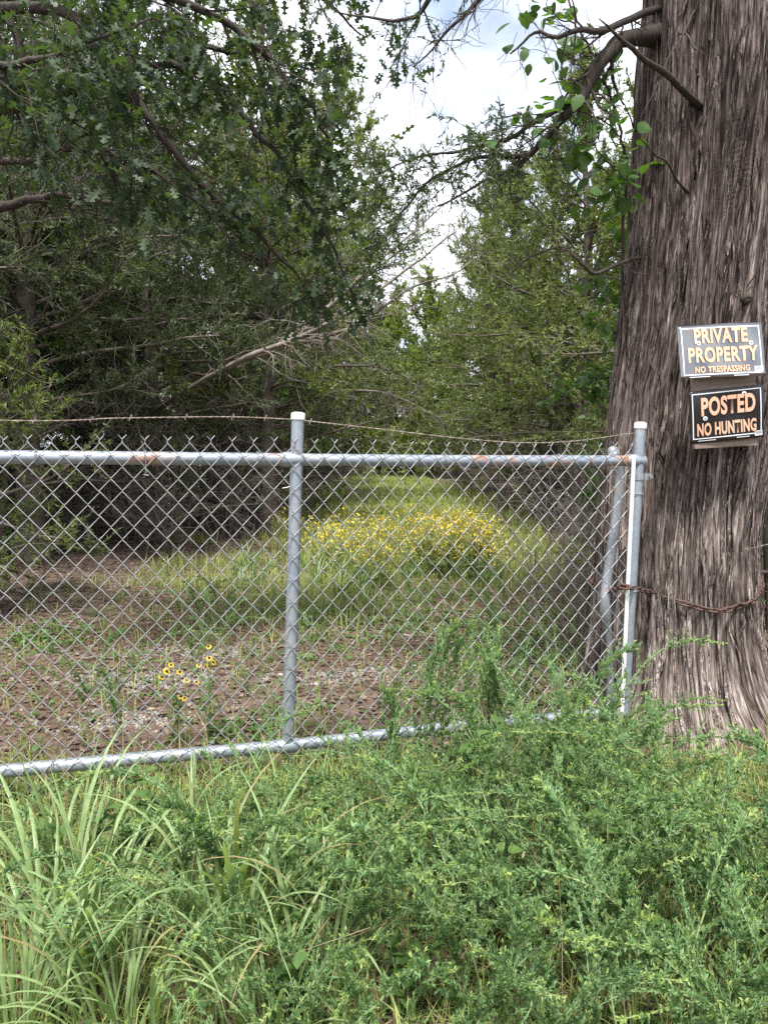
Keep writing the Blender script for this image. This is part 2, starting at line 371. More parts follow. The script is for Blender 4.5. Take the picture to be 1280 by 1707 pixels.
# ties round the top and bottom rail
tv = Buf(); a = np.linspace(0, 2 * math.pi * 1.6, 22)
tube(tv, np.stack([np.linspace(-.004, .004, 22), -(rp + .004) * np.cos(a) * 1.05, (rp + .003) * np.sin(a) * 1.05], -1), .0016, 5)
tv.add([[0, 0, 0]], np.zeros((0, 3), int)) if False else None
tme = tv.mesh('tie', smooth=True); tme.materials.append(M['wire'])
for px, py in ((62, 763), (243, 763), (430, 765), (640, 767), (740, 767), (930, 768), (90, 1278), (330, 1257), (620, 1228), (830, 1207)):
    q = gp(px, py); o = obj('tie_wire', tme, None, gate); o.location = tuple(q - gate_base); o.rotation_euler = (0, 0, ang)
b = Buf(); q = gp(243, 778, .03); tube(b, [q, q + [.004, -.004, -.02], q + [-.008, -.006, -.028], q + [.012, -.004, -.031]], .0017, 5); tube(b, [q, q + [.006, -.006, .03]], .0017, 5); gpart('tie_wire', b, M['wire'])
b = Buf(); q = gp(483, 811, .035); tube(b, [q, q + [-.008, -.004, -.003], q + [-.026, -.01, -.006]], .0016, 5); gpart('tie_wire', b, M['bar'])
# tension bar on the fabric edge, bands and hinge clamps
t0, t1 = gp(1036, 1186, rp + .008), gp(1056, 759, rp + .008)
gdv = np.array([*GD, 0]); gnv = np.array([*GN, 0]); b = Buf(); wv = gdv * .0085; tv2 = gnv * .0025
V = np.array([t0 - wv - tv2, t0 + wv - tv2, t0 + wv + tv2, t0 - wv + tv2, t1 - wv - tv2, t1 + wv - tv2, t1 + wv + tv2, t1 - wv + tv2])
b.add(V, [[0, 3, 2, 1], [4, 5, 6, 7], [0, 1, 5, 4], [1, 2, 6, 5], [2, 3, 7, 6], [3, 0, 4, 7]]); gpart('tension_bar', b, M['bar'], smooth=False)
for py in (821, 982, 1080):
    c0 = ext(rb_, rt_, (1190 - py) / 484.0); b = Buf()
    a = np.linspace(0, 2 * math.pi, 25); r = rp + .004
    tube(b, np.stack([c0[0] + GD[0] * r * np.cos(a) + GN[0] * r * np.sin(a) - GD[0] * .012 * (np.cos(a) < -.5), c0[1] + GD[1] * r * np.cos(a) + GN[1] * r * np.sin(a) + GN[1] * .0, c0[2] + 0 * a], -1), .0022, 5); gpart('band', b, M['wire'])
for py in (793, 1133):
    c0 = ext(rb_, rt_, (1190 - py) / 484.0); h = .014; b = Buf()
    a = np.linspace(0, 2 * math.pi, 21)[:-1]; r = rp + .0045
    for zz in (0,):
        ring = [[c0[0] + GD[0] * r * math.cos(t) + GN[0] * r * math.sin(t), c0[1] + GD[1] * r * math.cos(t) + GN[1] * r * math.sin(t), c0[2]] for t in a]
        ring = np.array(ring); V = np.concatenate([ring - [0, 0, h], ring + [0, 0, h]]); k = len(ring)
        b.add(V, [[i, (i + 1) % k, k + (i + 1) % k, k + i] for i in range(k)])
    # ears reaching right with a bolt
    for sg in (-1, 1):
        e0 = c0 + gdv * (r - .004) + gnv * (.006 * sg + .010); e1 = e0 + gdv * .034
        V = [e0 + [0, 0, -h], e1 + [0, 0, -h], e1 + [0, 0, h], e0 + [0, 0, h]]; V = np.array(V); V = np.concatenate([V - gnv * .0016, V + gnv * .0016])
        b.add(V, [[0, 3, 2, 1], [4, 5, 6, 7], [0, 1, 5, 4], [1, 2, 6, 5], [2, 3, 7, 6], [3, 0, 4, 7]])
    e0 = c0 - gdv * (r + .012) + gnv * .012
    V = np.array([e0 - gdv * .012 + [0, 0, -h * .8], e0 + gdv * .016 + [0, 0, -h * .8], e0 + gdv * .016 + [0, 0, h * .8], e0 - gdv * .012 + [0, 0, h * .8]]); V = np.concatenate([V - gnv * .0016, V + gnv * .0016])
    b.add(V, [[0, 3, 2, 1], [4, 5, 6, 7], [0, 1, 5, 4], [1, 2, 6, 5], [2, 3, 7, 6], [3, 0, 4, 7]])
    cl = gpart('clamp', b, M['galv_dull'], smooth=False)
    b = Buf(); e = c0 + gdv * (r + .022) + gnv * .010; tube(b, [e - gnv * .018, e + gnv * .0119, e + gnv * .012, e + gnv * .019], [.006, .006, .0105, .0105], 6)
    gpart('bolt', b, M['bolt'], cl, smooth=False); b = Buf()
    e = c0 - gdv * (r + .008) + gnv * .013; tube(b, [e, e + gnv * .006], .008, 6); gpart('bolt', b, M['bolt'], cl, smooth=False)
# barbed strand
def barbed(pts, n, name, parent, base, mat, barbs=True):
    pts = smoothline(pts, n); b = Buf(); t = np.arange(n)
    o1 = np.stack([0 * t, .0016 * np.cos(t * 1.3), .0016 * np.sin(t * 1.3)], -1)
    tube(b, pts + o1, .0012, 4); tube(b, pts - o1, .0012, 4)
    if barbs:
        for k in range(6, n - 4, 18):
            q = pts[k]
            tube(b, [q + [-.003, -.009, -.010], q + [.002, 0, .003], q + [.004, .008, .011]], .0011, 4); tube(b, [q + [.004, -.010, .011], q + [-.002, 0, -.003], q + [-.004, .008, -.011]], .0011, 4)
    return obj(name, b, mat, parent, True, base)
e = rp + .003
barbed([tl2 + [0, 0, .13], gp(0, 701), gp(200, 697), gp(380, 695), gp(487, 699, -e)], 150, 'barbed_strand', gate, gate_base, M['wire_rust'])
barbed([gp(498, 700, -e), gp(560, 707), gp(640, 716), gp(760, 730), gp(870, 738), gp(960, 735), gp(1040, 724), gp(1066, 722, -e)], 130, 'barbed_strand', gate, gate_base, M['wire_rust'])

# bent pipe post behind the gate
bp = [np.array([P(1022, 1195, 3.42)[0], 3.42, -.15]), P(1016, 1085, 3.42), P(1008, 1010, 3.40), P(1012, 960, 3.42), P(1024, 880, 3.44), P(1032, 805, 3.44), P(1028, 775, 3.43), P(1021, 752, 3.41)]
bb = np.array([bp[0][0], bp[0][1], 0.0])
t = thing('bent_pipe_post', 'dented and bent grey pipe post with domed cap behind the gate', 'post', bb)
pts = smoothline(bp, 40); rr = np.full(40, .024); rr[4:16] = np.interp(np.arange(4, 16), [4, 8, 10, 15], [.014, .018, .027, .024])
b = Buf(); tube(b, pts, rr, 14); obj('pipe', b, M['galv_dull'], t, True, bb)
d = nrm(pts[-1] - pts[-3]); b = Buf(); tube(b, [pts[-1] - d * .022, pts[-1] - d * .004, pts[-1] - d * .003, pts[-1] + d * .010, pts[-1] + d * .019, pts[-1] + d * .022], [.0285, .0285, .026, .0245, .015, .004], 16); obj('cap', b, M['galv_dull'], t, True, bb)

# ------------------------------------------------------------------ big cedar trunk with signs
CZ = [-.4, 0, .3, .85, 1.32, 1.86, 2.4, 3.0, 3.6, 5.0, 9.0]
CX = [1.47, 1.47, 1.46, 1.455, 1.50, 1.57, 1.62, 1.655, 1.67, 1.70, 1.80]
CR = [.40, .395, .385, .368, .372, .378, .38, .38, .375, .30, .10]
CY0 = 3.68
def tr_c(z): return np.interp(z, CZ, CX) + .018, CY0 + .02 * np.asarray(z)
def angd(a, c): return np.abs((a - c + math.pi) % (2 * math.pi) - math.pi)
def tr_r(th, z):
    """trunk radius: flutes, root flare and the limb bulge (th measured from +X, camera side is -pi/2)"""
    th = np.asarray(th, float); z = np.asarray(z, float)
    r = np.interp(z, CZ, CR)
    flare = np.exp(-np.maximum(z, -.1) / .16)
    lobes = np.zeros_like(th + z)
    for c, wd, am in ((-1.95, .33, .40), (-1.05, .30, .36), (-.25, .35, .42), (-2.75, .35, .05), (2.6, .4, .10), (1.3, .5, .4)):
        lobes = lobes + am * np.exp(-(angd(th, c) / wd) ** 2)
    r = r + flare * (.03 + lobes)
    wob = .10 * np.sin(z * 2.1)
    r = r + .030 * np.cos(3 * (th + wob) + .4 + math.pi) - .012 * np.clip(np.cos(th), 0, 1) * np.clip(1.5 - z, 0, 1) + .016 * np.cos(7 * th + 1.5 * z + 1.0)
    for c, sl, wd, dp in ((-2.34, .02, .06, .085), (-2.62, .05, .07, .05), (-1.42, -.10, .06, .06), (-1.72, .02, .04, .03), (-2.06, .03, .04, .03), (-.85, .08, .06, .06)):
        r = r - dp * np.exp(-(angd(th, c + sl * (z - 1) + .05 * np.sin(z * 3 + c)) / wd) ** 2) * np.clip(1.15 - .1 * z, .4, 1)
    # limb bulge that runs up the front
    bz = np.clip((z - 2.25) / .75, 0, 1); bz = bz * bz * (3 - 2 * bz)
    r = r + .15 * bz * np.exp(-(angd(th, -1.86 + .03 * (z - 2.5)) / .22) ** 2)
    r = r + .05 * np.exp(-((z - .78) / .16) ** 2) * np.exp(-(angd(th, -1.55) / .2) ** 2)
    return r
def trunk_hit(px, py, extra=0.0):
    d = nrm(P(px, py, 1.0) - np.array([0, 0, CAMZ])); o = np.array([0, 0, CAMZ])
    for t in np.arange(2.4, 4.6, .004):
        q = o + d * t; cx, cy = tr_c(q[2]); dx, dy = q[0] - cx, q[1] - cy
        if math.hypot(dx, dy) < tr_r(math.atan2(dy, dx), q[2]) + extra: return q
    return None
NT, NZ = 460, 560
th = np.linspace(-math.pi, math.pi, NT, endpoint=False) + math.pi / 2
zz = np.concatenate([np.linspace(-.35, 3.75, 510), np.linspace(3.76, 9, NZ - 510)])
TH, ZZ = np.meshgrid(th, zz)
RR = tr_r(TH, ZZ)
u = (TH - th[0]) / (2 * math.pi)
def ridg(per, zs, seed, warp=.25):
    x = u * per + warp * (vn(u * 24, ZZ * 1.6, 70 + seed, 24) - .5) * per / 24 * 2
    return vn(x % per, ZZ * zs, seed, per)
e1 = np.abs(ridg(56, .75, 1) - .5) * 2; e2 = np.abs(ridg(130, 1.4, 2) - .5) * 2; e3 = np.abs(ridg(270, 2.4, 3) - .5) * 2
disp = .028 * (e1 - .5) + .017 * (e2 - .5) + .008 * (e3 - .5)
amp = .65 + .6 * vn(u * 9, ZZ * 1.3, 9, 9)
RR = RR + disp * amp
# horizontal wrinkles under the limb collar
wr_m = np.exp(-((ZZ - 2.52) / .24) ** 2) * np.exp(-(angd(TH, -1.80) / .22) ** 2)
RR = RR + wr_m * .0045 * np.sin(ZZ * 330 + 7 * np.sin(TH * 7) + 9 * vn(u * 60, ZZ * 9, 13, 60)) * (.3 + vn(u * 80, ZZ * 14, 15, 80))
cx, cy = tr_c(ZZ)
V = np.stack([cx + RR * np.cos(TH), cy + RR * np.sin(TH), ZZ], -1)
i, j = np.meshgrid(np.arange(NZ - 1), np.arange(NT), indexing='ij')
F = np.stack([i * NT + j, i * NT + (j + 1) % NT, (i + 1) * NT + (j + 1) % NT, (i + 1) * NT + j], -1).reshape(-1, 4)
m, n, p, l = newmat('cedar_bark')
st = noise(n, 26, 6, .68, (1, 1, .05)); st2 = noise(n, 110, 6, .7, (1, 1, .05)); bigv = noise(n, 2.2, 4, .6, (1, 1, .55))
c = ramp(n, st, [(.34, (.42, .37, .35)), (.47, (.80, .76, .74)), (.56, (1.1, 1.07, 1.05)), (.68, (1.65, 1.63, 1.62))])
c2 = ramp(n, st2, [(.36, (.050, .042, .039)), (.47, (.125, .108, .100)), (.55, (.21, .186, .175)), (.66, (.38, .35, .335))])
c = mixc(n, 1.0, c, c2, 'MULTIPLY')
st3 = noise(n, 62, 3, .55, (1, 1, .030)); sb3 = n.nodes.new('ShaderNodeMath'); sb3.operation = 'SUBTRACT'; l(st3, sb3.inputs[0]); sb3.inputs[1].default_value = .5
ab3 = n.nodes.new('ShaderNodeMath'); ab3.operation = 'ABSOLUTE'; l(sb3.outputs[0], ab3.inputs[0])
brk = noise(n, 48, 4, .65, (1, 1, .28)); c = mixc(n, 1.0, c, ramp(n, brk, [(.36, (.62, .58, .56)), (.5, (1, 1, 1)), (.66, (1.2, 1.18, 1.16))]), 'MULTIPLY')
crk = ramp(n, ab3.outputs[0], [(.0, (.28, .25, .24)), (.014, (.5, .47, .45)), (.030, (1, 1, 1))])
c = mixc(n, 1.0, c, crk, 'MULTIPLY')
g = n.nodes.new('ShaderNodeTexCoord'); s = n.nodes.new('ShaderNodeSeparateXYZ'); l(g.outputs['Object'], s.inputs[0])
low = n.nodes.new('ShaderNodeMapRange'); low.inputs['From Min'].default_value = 1.7; low.inputs['From Max'].default_value = .5; l(s.outputs['Z'], low.inputs['Value'])
hv = n.nodes.new('ShaderNodeMath'); hv.operation = 'MULTIPLY'; l(low.outputs[0], hv.inputs[0]); l(ramp(n, bigv, [(.3, (.3, .3, .3)), (.6, (1, 1, 1))]), hv.inputs[1])
c = mixc(n, hv.outputs[0], mixc(n, 1.0, c, (.80, .745, .725), 'MULTIPLY'), mixc(n, 1.0, c, (1.6, 1.57, 1.55), 'MULTIPLY'))   # silver-grey bark; open-sky light painted in, brighter towards the foot
c = mixc(n, ramp(n, bigv, [(.58, (0, 0, 0)), (.75, (.6, .6, .6))]), c, mixc(n, 1.0, c, (1.15, .82, .66), 'MULTIPLY'))        # redder strips
l(c, p.inputs['Base Color']); p.inputs['Roughness'].default_value = .9; p.inputs['Specular IOR Level'].default_value = .2
ad = n.nodes.new('ShaderNodeMath'); ad.operation = 'ADD'; l(st, ad.inputs[0]); l(st2, ad.inputs[1]); ad3 = n.nodes.new('ShaderNodeMath'); ad3.operation = 'ADD'; l(ad.outputs[0], ad3.inputs[0]); l(crk, ad3.inputs[1]); bump(n, p, ad3.outputs[0], .9, .010)
M['bark'] = m
at_ = n.nodes.new('ShaderNodeAttribute'); at_.attribute_name = 'bark_co'
for nd_ in list(n.nodes):
    if nd_.type == 'MAPPING': l(at_.outputs['Vector'], nd_.inputs['Vector'])
cb = np.array([1.47, CY0, 0.0])
cedar = thing('old_cedar_tree', 'huge old cedar with shaggy fluted trunk carrying the two warning signs', 'tree', cb)
R0 = tr_r(TH, ZZ); arc = np.zeros_like(R0); arc[1:] = np.cumsum(np.sqrt(np.diff(R0, axis=0) ** 2 + np.diff(ZZ, axis=0) ** 2), axis=0)
def barkco(me, co):      # bark grain runs down the trunk and out along the roots
    at = me.attributes.new('bark_co', 'FLOAT_VECTOR', 'POINT'); at.data.foreach_set('vector', np.asarray(co, np.float32).ravel())
b = Buf(); b.add(V.reshape(-1, 3), F); trunk = obj('trunk', b, M['bark'], cedar, True, cb)
barkco(trunk.data, np.stack([.37 * np.cos(TH), .37 * np.sin(TH), arc], -1).reshape(-1, 3))
# loose strips of bark
b = Buf(); srng = np.random.default_rng(5)
for k in range(800):
    a0 = srng.uniform(-math.pi, .1); z0 = srng.uniform(-.05, 3.6); Ls = srng.uniform(.08, .45); nn = 7
    zc = z0 + np.linspace(0, Ls, nn); aa = a0 + srng.normal(0, .03) * np.linspace(0, 1, nn) + .012 * np.sin(np.linspace(0, 6, nn) + k)
    lift = .006 + .016 * srng.random() * np.abs(np.linspace(-1, 1, nn)) ** 2 * (srng.random() < .6)
    rr = tr_r(aa, zc) + .010 + lift; cx, cy = tr_c(zc); q = np.stack([cx + rr * np.cos(aa), cy + rr * np.sin(aa), zc], -1)
    wdt = srng.uniform(.003, .009) * np.sin(np.linspace(.25, math.pi - .2, nn)); tv_ = np.stack([-np.sin(aa), np.cos(aa), 0 * aa], -1)
    nv = np.stack([np.cos(aa), np.sin(aa), 0 * aa], -1)
    Vs = np.concatenate([q - tv_ * wdt[:, None], q + nv * .003, q + tv_ * wdt[:, None]]); i = np.arange(nn - 1)
    b.add(Vs, np.concatenate([np.stack([i, i + 1, nn + i + 1, nn + i], -1), np.stack([nn + i, nn + i + 1, 2 * nn + i + 1, 2 * nn + i], -1)]))
so_ = kind(obj('bark_strips', b, M['bark'], cedar, True, cb), 'stuff')
co_ = np.concatenate(b.v); barkco(so_.data, co_ + [.3, 0, 0])

def wiggle(pts, n, amt, seed):
    q = smoothline(pts, n); r = np.random.default_rng(seed); k = r.normal(size=(n, 3)); k = (k + np.roll(k, 1, 0) + np.roll(k, 2, 0)) / 3; k[0] = 0
    return q + k * amt
def subtwigs(b, line, rad, nsub, lmin, lmax, seed, droop=0.0, spread=.9, lvl=2, r0=.35, m=0, start=.15, minr=.0012, sides=4):
    """bare twigs growing from a branch; returns twig lines"""
    r = np.random.default_rng(seed); out = []
    n = len(line)
    idx = (start + (1 - start) * r.random(nsub)) * (n - 1.01); i0 = idx.astype(int)
    base = line[i0] + (line[i0 + 1] - line[i0]) * (idx - i0)[:, None]
    t = nrm(line[i0 + 1] - line[i0]); d = nrm(t * .7 + r.normal(size=(nsub, 3)) * spread + np.array([0, 0, -droop]))
    Ln = r.uniform(lmin, lmax, nsub)[:, None]; K = 5; pts = [base]; dd = d
    for k in range(K - 1):
        pts.append(pts[-1] + dd * Ln / (K - 1)); dd = nrm(dd + r.normal(size=dd.shape) * .28 + np.array([0, 0, -droop * .25]))
    PT = np.stack(pts, 1); rb = np.maximum(rad[i0] * r0, minr * 1.6)
    RD = rb[:, None] * np.linspace(1, .3, K)[None]; RD = np.maximum(RD, minr)
    b.add(*tubes(PT, RD, sides), m)
    out.append(PT)
    if lvl > 1:
        for q, rr in zip(PT, RD): out += subtwigs(b, q, rr, max(2, int(3 + 4 * r.random())), lmin * .45, lmax * .5, int(r.integers(1e9)), droop, spread, lvl - 1, .6, m, .2, minr, 3)
    return out

def spray(b, lines, per, ln, wd, seed, spread=.55, m=0, start=.15, droop=0.0):
    """feathery slivers of cedar foliage along twigs: lines (N,K,3)"""
    r = np.random.default_rng(seed); N, K, _ = lines.shape
    f = (start + (1 - start) * r.random((N, per))) * (K - 1.001); i0 = f.astype(int); fr = (f - i0)[..., None]
    a = np.take_along_axis(lines, i0[..., None].repeat(3, -1), 1); c = np.take_along_axis(lines, (i0 + 1)[..., None].repeat(3, -1), 1)
    pos = (a + (c - a) * fr).reshape(-1, 3); t = nrm(c - a).reshape(-1, 3)
    d = nrm(t * .75 + r.normal(size=t.shape) * spread + np.array([0, 0, -droop]))
    fm = frames(d, r, None, 1.2); s = np.stack([r.uniform(.6, 1.3, len(pos)) * ln, r.uniform(.6, 1.3, len(pos)) * wd, np.ones(len(pos))], -1)
    scatter(b, [[0, -.5, 0], [.55, -.35, 0.0], [1, 0, 0], [.45, .5, 0]], [[0, 1, 2, 3]], pos, fm, s, m)

# big limbs of the old cedar
lb = Buf(); fo = Buf()
L1 = wiggle([P(1135, 62, 3.85), P(1085, 60, 3.66), P(1042, 66, 3.48), P(1010, 90, 3.4), P(985, 130, 3.4), P(965, 170, 3.4), P(935, 195, 3.42), P(905, 235, 3.45), P(860, 275, 3.5), P(800, 305, 3.55), P(730, 345, 3.65)], 40, .006, 1)
r1 = np.interp(np.linspace(0, 1, 40), [0, .08, .16, .45, .6, .8, 1], [.075, .052, .036, .026, .018, .010, .004]); tube(lb, L1, r1, 8)
L2 = wiggle([L1[19], P(915, 190, 3.42), P(880, 212, 3.45), P(840, 235, 3.5), P(780, 250, 3.6), P(700, 262, 3.7), P(630, 290, 3.8)], 30, .006, 2); r2 = np.linspace(.015, .003, 30); tube(lb, L2, r2, 6)
L3 = wiggle([L1[26], P(880, 255, 3.47), P(835, 262, 3.5), P(790, 265, 3.6), P(720, 300, 3.7), P(660, 360, 3.8), P(610, 395, 3.9)], 30, .006, 3); r3 = np.linspace(.014, .003, 30); tube(lb, L3, r3, 6)
L4 = wiggle([P(1110, 425, 3.82), P(1062, 430, 3.66), P(1030, 440, 3.55), P(990, 455, 3.5), P(970, 440, 3.45), P(955, 425, 3.45), P(930, 412, 3.5), P(880, 430, 3.55), P(850, 460, 3.6)], 30, .004, 4); r4 = np.linspace(.013, .003, 30); tube(lb, L4, r4, 6)
L5 = wiggle([P(1130, 10, 3.85), P(1075, 20, 3.6), P(1010, 48, 3.35), P(970, 50, 3.3), P(930, 60, 3.3), P(890, 55, 3.35), P(850, 90, 3.4)], 24, .006, 5); r5 = np.linspace(.022, .004, 24); tube(lb, L5, r5, 6)
L6 = wiggle([P(1150, -180, 3.85), P(1075, -160, 3.6), P(960, -120, 3.5), P(860, -60, 3.5), P(790, 10, 3.6), P(740, 60, 3.7), P(690, 110, 3.8)], 30, .01, 6); r6 = np.linspace(.025, .003, 30); tube(lb, L6, r6, 6)
L7 = wiggle([P(1150, -280, 3.85), P(1075, -260, 3.6), P(900, -170, 3.7), P(770, -80, 3.8), P(700, 20, 3.9), P(640, 30, 4.0), P(560, 20, 4.1)], 30, .01, 7); r7 = np.linspace(.028, .004, 30); tube(lb, L7, r7, 6)
for k, (Ln, rr, ns, a0, a1, dr, lv) in enumerate(((L1, r1, 18, .12, .35, .4, 2), (L2, r2, 26, .12, .4, .2, 2), (L3, r3, 26, .12, .4, .2, 2), (L4, r4, 16, .06, .22, .2, 2), (L5, r5, 16, .08, .25, .2, 2), (L6, r6, 26, .12, .42, .25, 2), (L7, r7, 24, .12, .45, .3, 2))):
    ls = subtwigs(lb, Ln, rr, ns, a0, a1, 50 + k, dr, .8, lv)
    if k in (1, 2, 6):
        allt = np.concatenate(ls); sel = np.random.default_rng(k).random(len(allt)) < .8
        spray(fo, allt[sel], 20, .035, .009, 60 + k, .6)
for a, c, r in (((1170, 182, 3.22), (996, 30, 2.95), .016), ((1140, 317, 3.27), (1060, 215, 3.1), .006), ((1060, 215, 3.1), (1028, 150, 3.1), .004), ((1158, 20, 3.2), (1068, 195, 3.15), .0045), ((1130, 52, 3.24), (1172, 92, 3.2), .005), ((1162, 127, 3.22), (1176, 147, 3.2), .0035)):
    A_ = trunk_hit(a[0], a[1]); A_ = P(*a) if A_ is None else A_; C_ = P(*c); A2 = A_ + nrm(A_ - C_) * .06; q = wiggle([A2, A_, A_ * .6 + C_ * .4 + [0, 0, .012], A_ * .3 + C_ * .7 - [0, 0, .006], C_], 18, .007, int(a[0])); tube(lb, q, r * np.interp(np.linspace(0, 1, 18), [0, .25, .35, .8, 1], [1.7, 1.25, 1.0, .6, .12]), 7)
obj('limbs', lb, M['bark_dark'], cedar, True, cb)
obj('limb_foliage', fo, M['cedar_dark'], cedar, False, cb)
# peeling splinter
b = Buf(); q = P(1190, 190, 3.12); tube(b, wiggle([P(1197, 85, 3.12), P(1192, 130, 3.1), P(1185, 165, 3.09), P(1174, 205, 3.12)], 12, .003, 8), np.interp(np.linspace(0, 1, 12), [0, .5, 1], [.004, .009, .002]), 5); so_ = obj('bark_splinter', b, M['bark'], cedar, True, cb); barkco(so_.data, np.concatenate(b.v))
# burl / knot above the signs
kq = trunk_hit(1243, 498); b = Buf()
a = np.linspace(0, 2 * math.pi, 13)[:-1]
for rr_, dz in ((.030, 0), (.020, -.012)):
    tube(b, [kq + [.0, .02, dz], kq + [0, -.012, dz], kq + [0, -.022, dz - .004]], [rr_, rr_ * .85, rr_ * .35], 9)
obj('knot', b, M['bark_dark'], cedar, True, cb)

# ------------------------------------------------------------------ signs
M['black_gloss'] = plain('black_sign_print', (.010, .010, .011), (.016, .016, .018), .16, 0, 3, .6)
M['mirror_gloss'] = plain('glossy_black_sign', (.012, .012, .014), (.018, .018, .02), .13, 0, 3, .5); M['mirror_gloss'].node_tree.nodes['Principled BSDF'].inputs['IOR'].default_value = 3.0
M['orange'] = plain('peach_lettering', (.64, .385, .26), (.72, .45, .31), .55, 0, 30, .12)
M['white'] = plain('white_print', (.74, .76, .80), (.80, .82, .85), .4, 0, 30)
M['barcode'] = plain('grey_barcode_bars', (.12, .12, .13), (.2, .2, .2), .5, 0, 30)
M['board'] = plain('weathered_board', (.16, .115, .09), (.32, .245, .20), .85, 0, 30, bmp=.4, stretch=(.15, 1, 2))
def text_mesh(s, w_, h_, bold=.03):
    cu = bpy.data.curves.new('t', 'FONT'); cu.body = s; cu.size = 1; cu.offset = bold * 1.25; cu.space_character = 1.08; cu.extrude = 0
    cu.resolution_u = 6
    o = bpy.data.objects.new('t', cu); COL.objects.link(o); dg = bpy.context.evaluated_depsgraph_get(); dg.update()
    me = bpy.data.meshes.new_from_object(o.evaluated_get(dg)); bpy.data.objects.remove(o)
    co = np.empty(len(me.vertices) * 3, np.float32); me.vertices.foreach_get('co', co); co = co.reshape(-1, 3)
    lo, hi = co.min(0), co.max(0); co[:, 0] = (co[:, 0] - (lo[0] + hi[0]) / 2) * w_ / (hi[0] - lo[0]); co[:, 1] = (co[:, 1] - (lo[1] + hi[1]) / 2) * h_ / (hi[1] - lo[1]); co[:, 2] = 0
    me.vertices.foreach_set('co', co.ravel()); me.update(); return me
def sign(name, label, corners, Yd, lines, washers, barcode, tilt, border):
    """corners: TL TR BR BL pixels; local x right, y up, z out of the face"""
    tlc, trc, brc, blc = [P(c[0], c[1], Yd) for c in corners]
    W = (np.linalg.norm(trc - tlc) + np.linalg.norm(brc - blc)) / 2; H = (np.linalg.norm(tlc - blc) + np.linalg.norm(trc - brc)) / 2
    ctr = (tlc + trc + brc + blc) / 4; xd = nrm(trc - tlc + brc - blc); yd = nrm(tlc - blc + trc - brc)
    yd = nrm(yd + np.array([0, 1, 0]) * math.tan(tilt)); zd = nrm(np.cross(xd, yd)); yd = np.cross(zd, xd); H = H / math.cos(tilt)
    from mathutils import Matrix
    o = thing(name, label, 'sign'); Mx = Matrix([[xd[i], yd[i], zd[i], ctr[i]] for i in range(3)] + [[0, 0, 0, 1]]); o.matrix_world = Mx
    # panel: thin sheet, slightly buckled with a bent rim
    b = Buf(); nu, nv = 25, 17; U, Vv = np.meshgrid(np.linspace(-W / 2, W / 2, nu), np.linspace(-H / 2, H / 2, nv))
    zf = lambda x, y: .0035 * np.sin(x * 22 + 1) * np.cos(y * 17 + W * 9) - .012 * (np.abs(x) / (W / 2)) ** 2 * .35
    Z0 = zf(U, Vv); top = np.stack([U, Vv, Z0], -1).reshape(-1, 3); k = nu * nv
    i, j = np.meshgrid(np.arange(nv - 1), np.arange(nu - 1), indexing='ij'); q = np.stack([i * nu + j, i * nu + j + 1, (i + 1) * nu + j + 1, (i + 1) * nu + j], -1).reshape(-1, 4)
    edge = [j for j in range(nu)] + [i * nu + nu - 1 for i in range(1, nv)] + [(nv - 1) * nu + j for j in range(nu - 2, -1, -1)] + [i * nu for i in range(nv - 2, 0, -1)]
    b.add(np.concatenate([top, top - [0, 0, .0012]]), np.concatenate([q, q[:, ::-1] + k, np.array([[edge[t], edge[t] + k, edge[(t + 1) % len(edge)] + k, edge[(t + 1) % len(edge)]] for t in range(len(edge))])]))
    obj('panel', b, M['mirror_gloss' if tilt > 0 else 'black_gloss'], o, True)
    def strip(bb, x0, x1, y0, y1, dz=.0008, nseg=12):
        if x1 - x0 > y1 - y0: xx = np.linspace(x0, x1, nseg); A = np.stack([xx, 0 * xx + y0], -1); B = np.stack([xx, 0 * xx + y1], -1)
        else: yy = np.linspace(y0, y1, nseg); A = np.stack([0 * yy + x1, yy], -1); B = np.stack([0 * yy + x0, yy], -1)
        A = np.column_stack([A, zf(A[:, 0], A[:, 1]) + dz]); B = np.column_stack([B, zf(B[:, 0], B[:, 1]) + dz]); t = np.arange(nseg - 1)
        bb.add(np.concatenate([A, B]), np.stack([t, t + 1, nseg + t + 1, nseg + t], -1))
    b = Buf(); x0, x1, y0, y1 = [border[0] * W, border[1] * W, border[2] * H, border[3] * H]; bw = .0042
    strip(b, x0, x1, y1 - bw, y1); strip(b, x0, x1, y0, y0 + bw); strip(b, x0, x0 + bw, y0 + bw, y1 - bw); strip(b, x1 - bw, x1, y0 + bw, y1 - bw)
    for xa, xb in ((-.40, -.16), (.12, .30)):   # tiny maker's line under the border
        strip(b, xa * W, xb * W, y0 - .009, y0 - .0065, .0008, 5)
    obj('border', b, M['white'], o)
    for s, cx_, cy_, tw, thh in lines:
        me = text_mesh(s, tw * W, thh * H); co = np.empty(len(me.vertices) * 3, np.float32); me.vertices.foreach_get('co', co); co = co.reshape(-1, 3)
        co[:, 0] += cx_ * W; co[:, 1] += cy_ * H; co[:, 2] = zf(co[:, 0], co[:, 1]) + .0034; me.vertices.foreach_set('co', co.ravel()); me.update(); me.materials.append(M['orange'])
        obj('lettering', me, None, o)
    bx0, bx1, by0, by1 = [barcode[0] * W, barcode[1] * W, barcode[2] * H, barcode[3] * H]
    b = Buf(); strip(b, bx0, bx1, by0, by1, .0016, 6); bc = obj('barcode_sticker', b, M['white'], o)
    b = Buf(); br_ = random.Random(4); x = bx0 + .002
    while x < bx1 - .003:
        wx = br_.choice((.0007, .0012, .0018)); strip(b, x, x + wx, by0 + .006, by1 - .002, .0021, 3); x += wx + br_.choice((.0008, .0015))
    obj('barcode_bars', b, M['barcode'], bc)
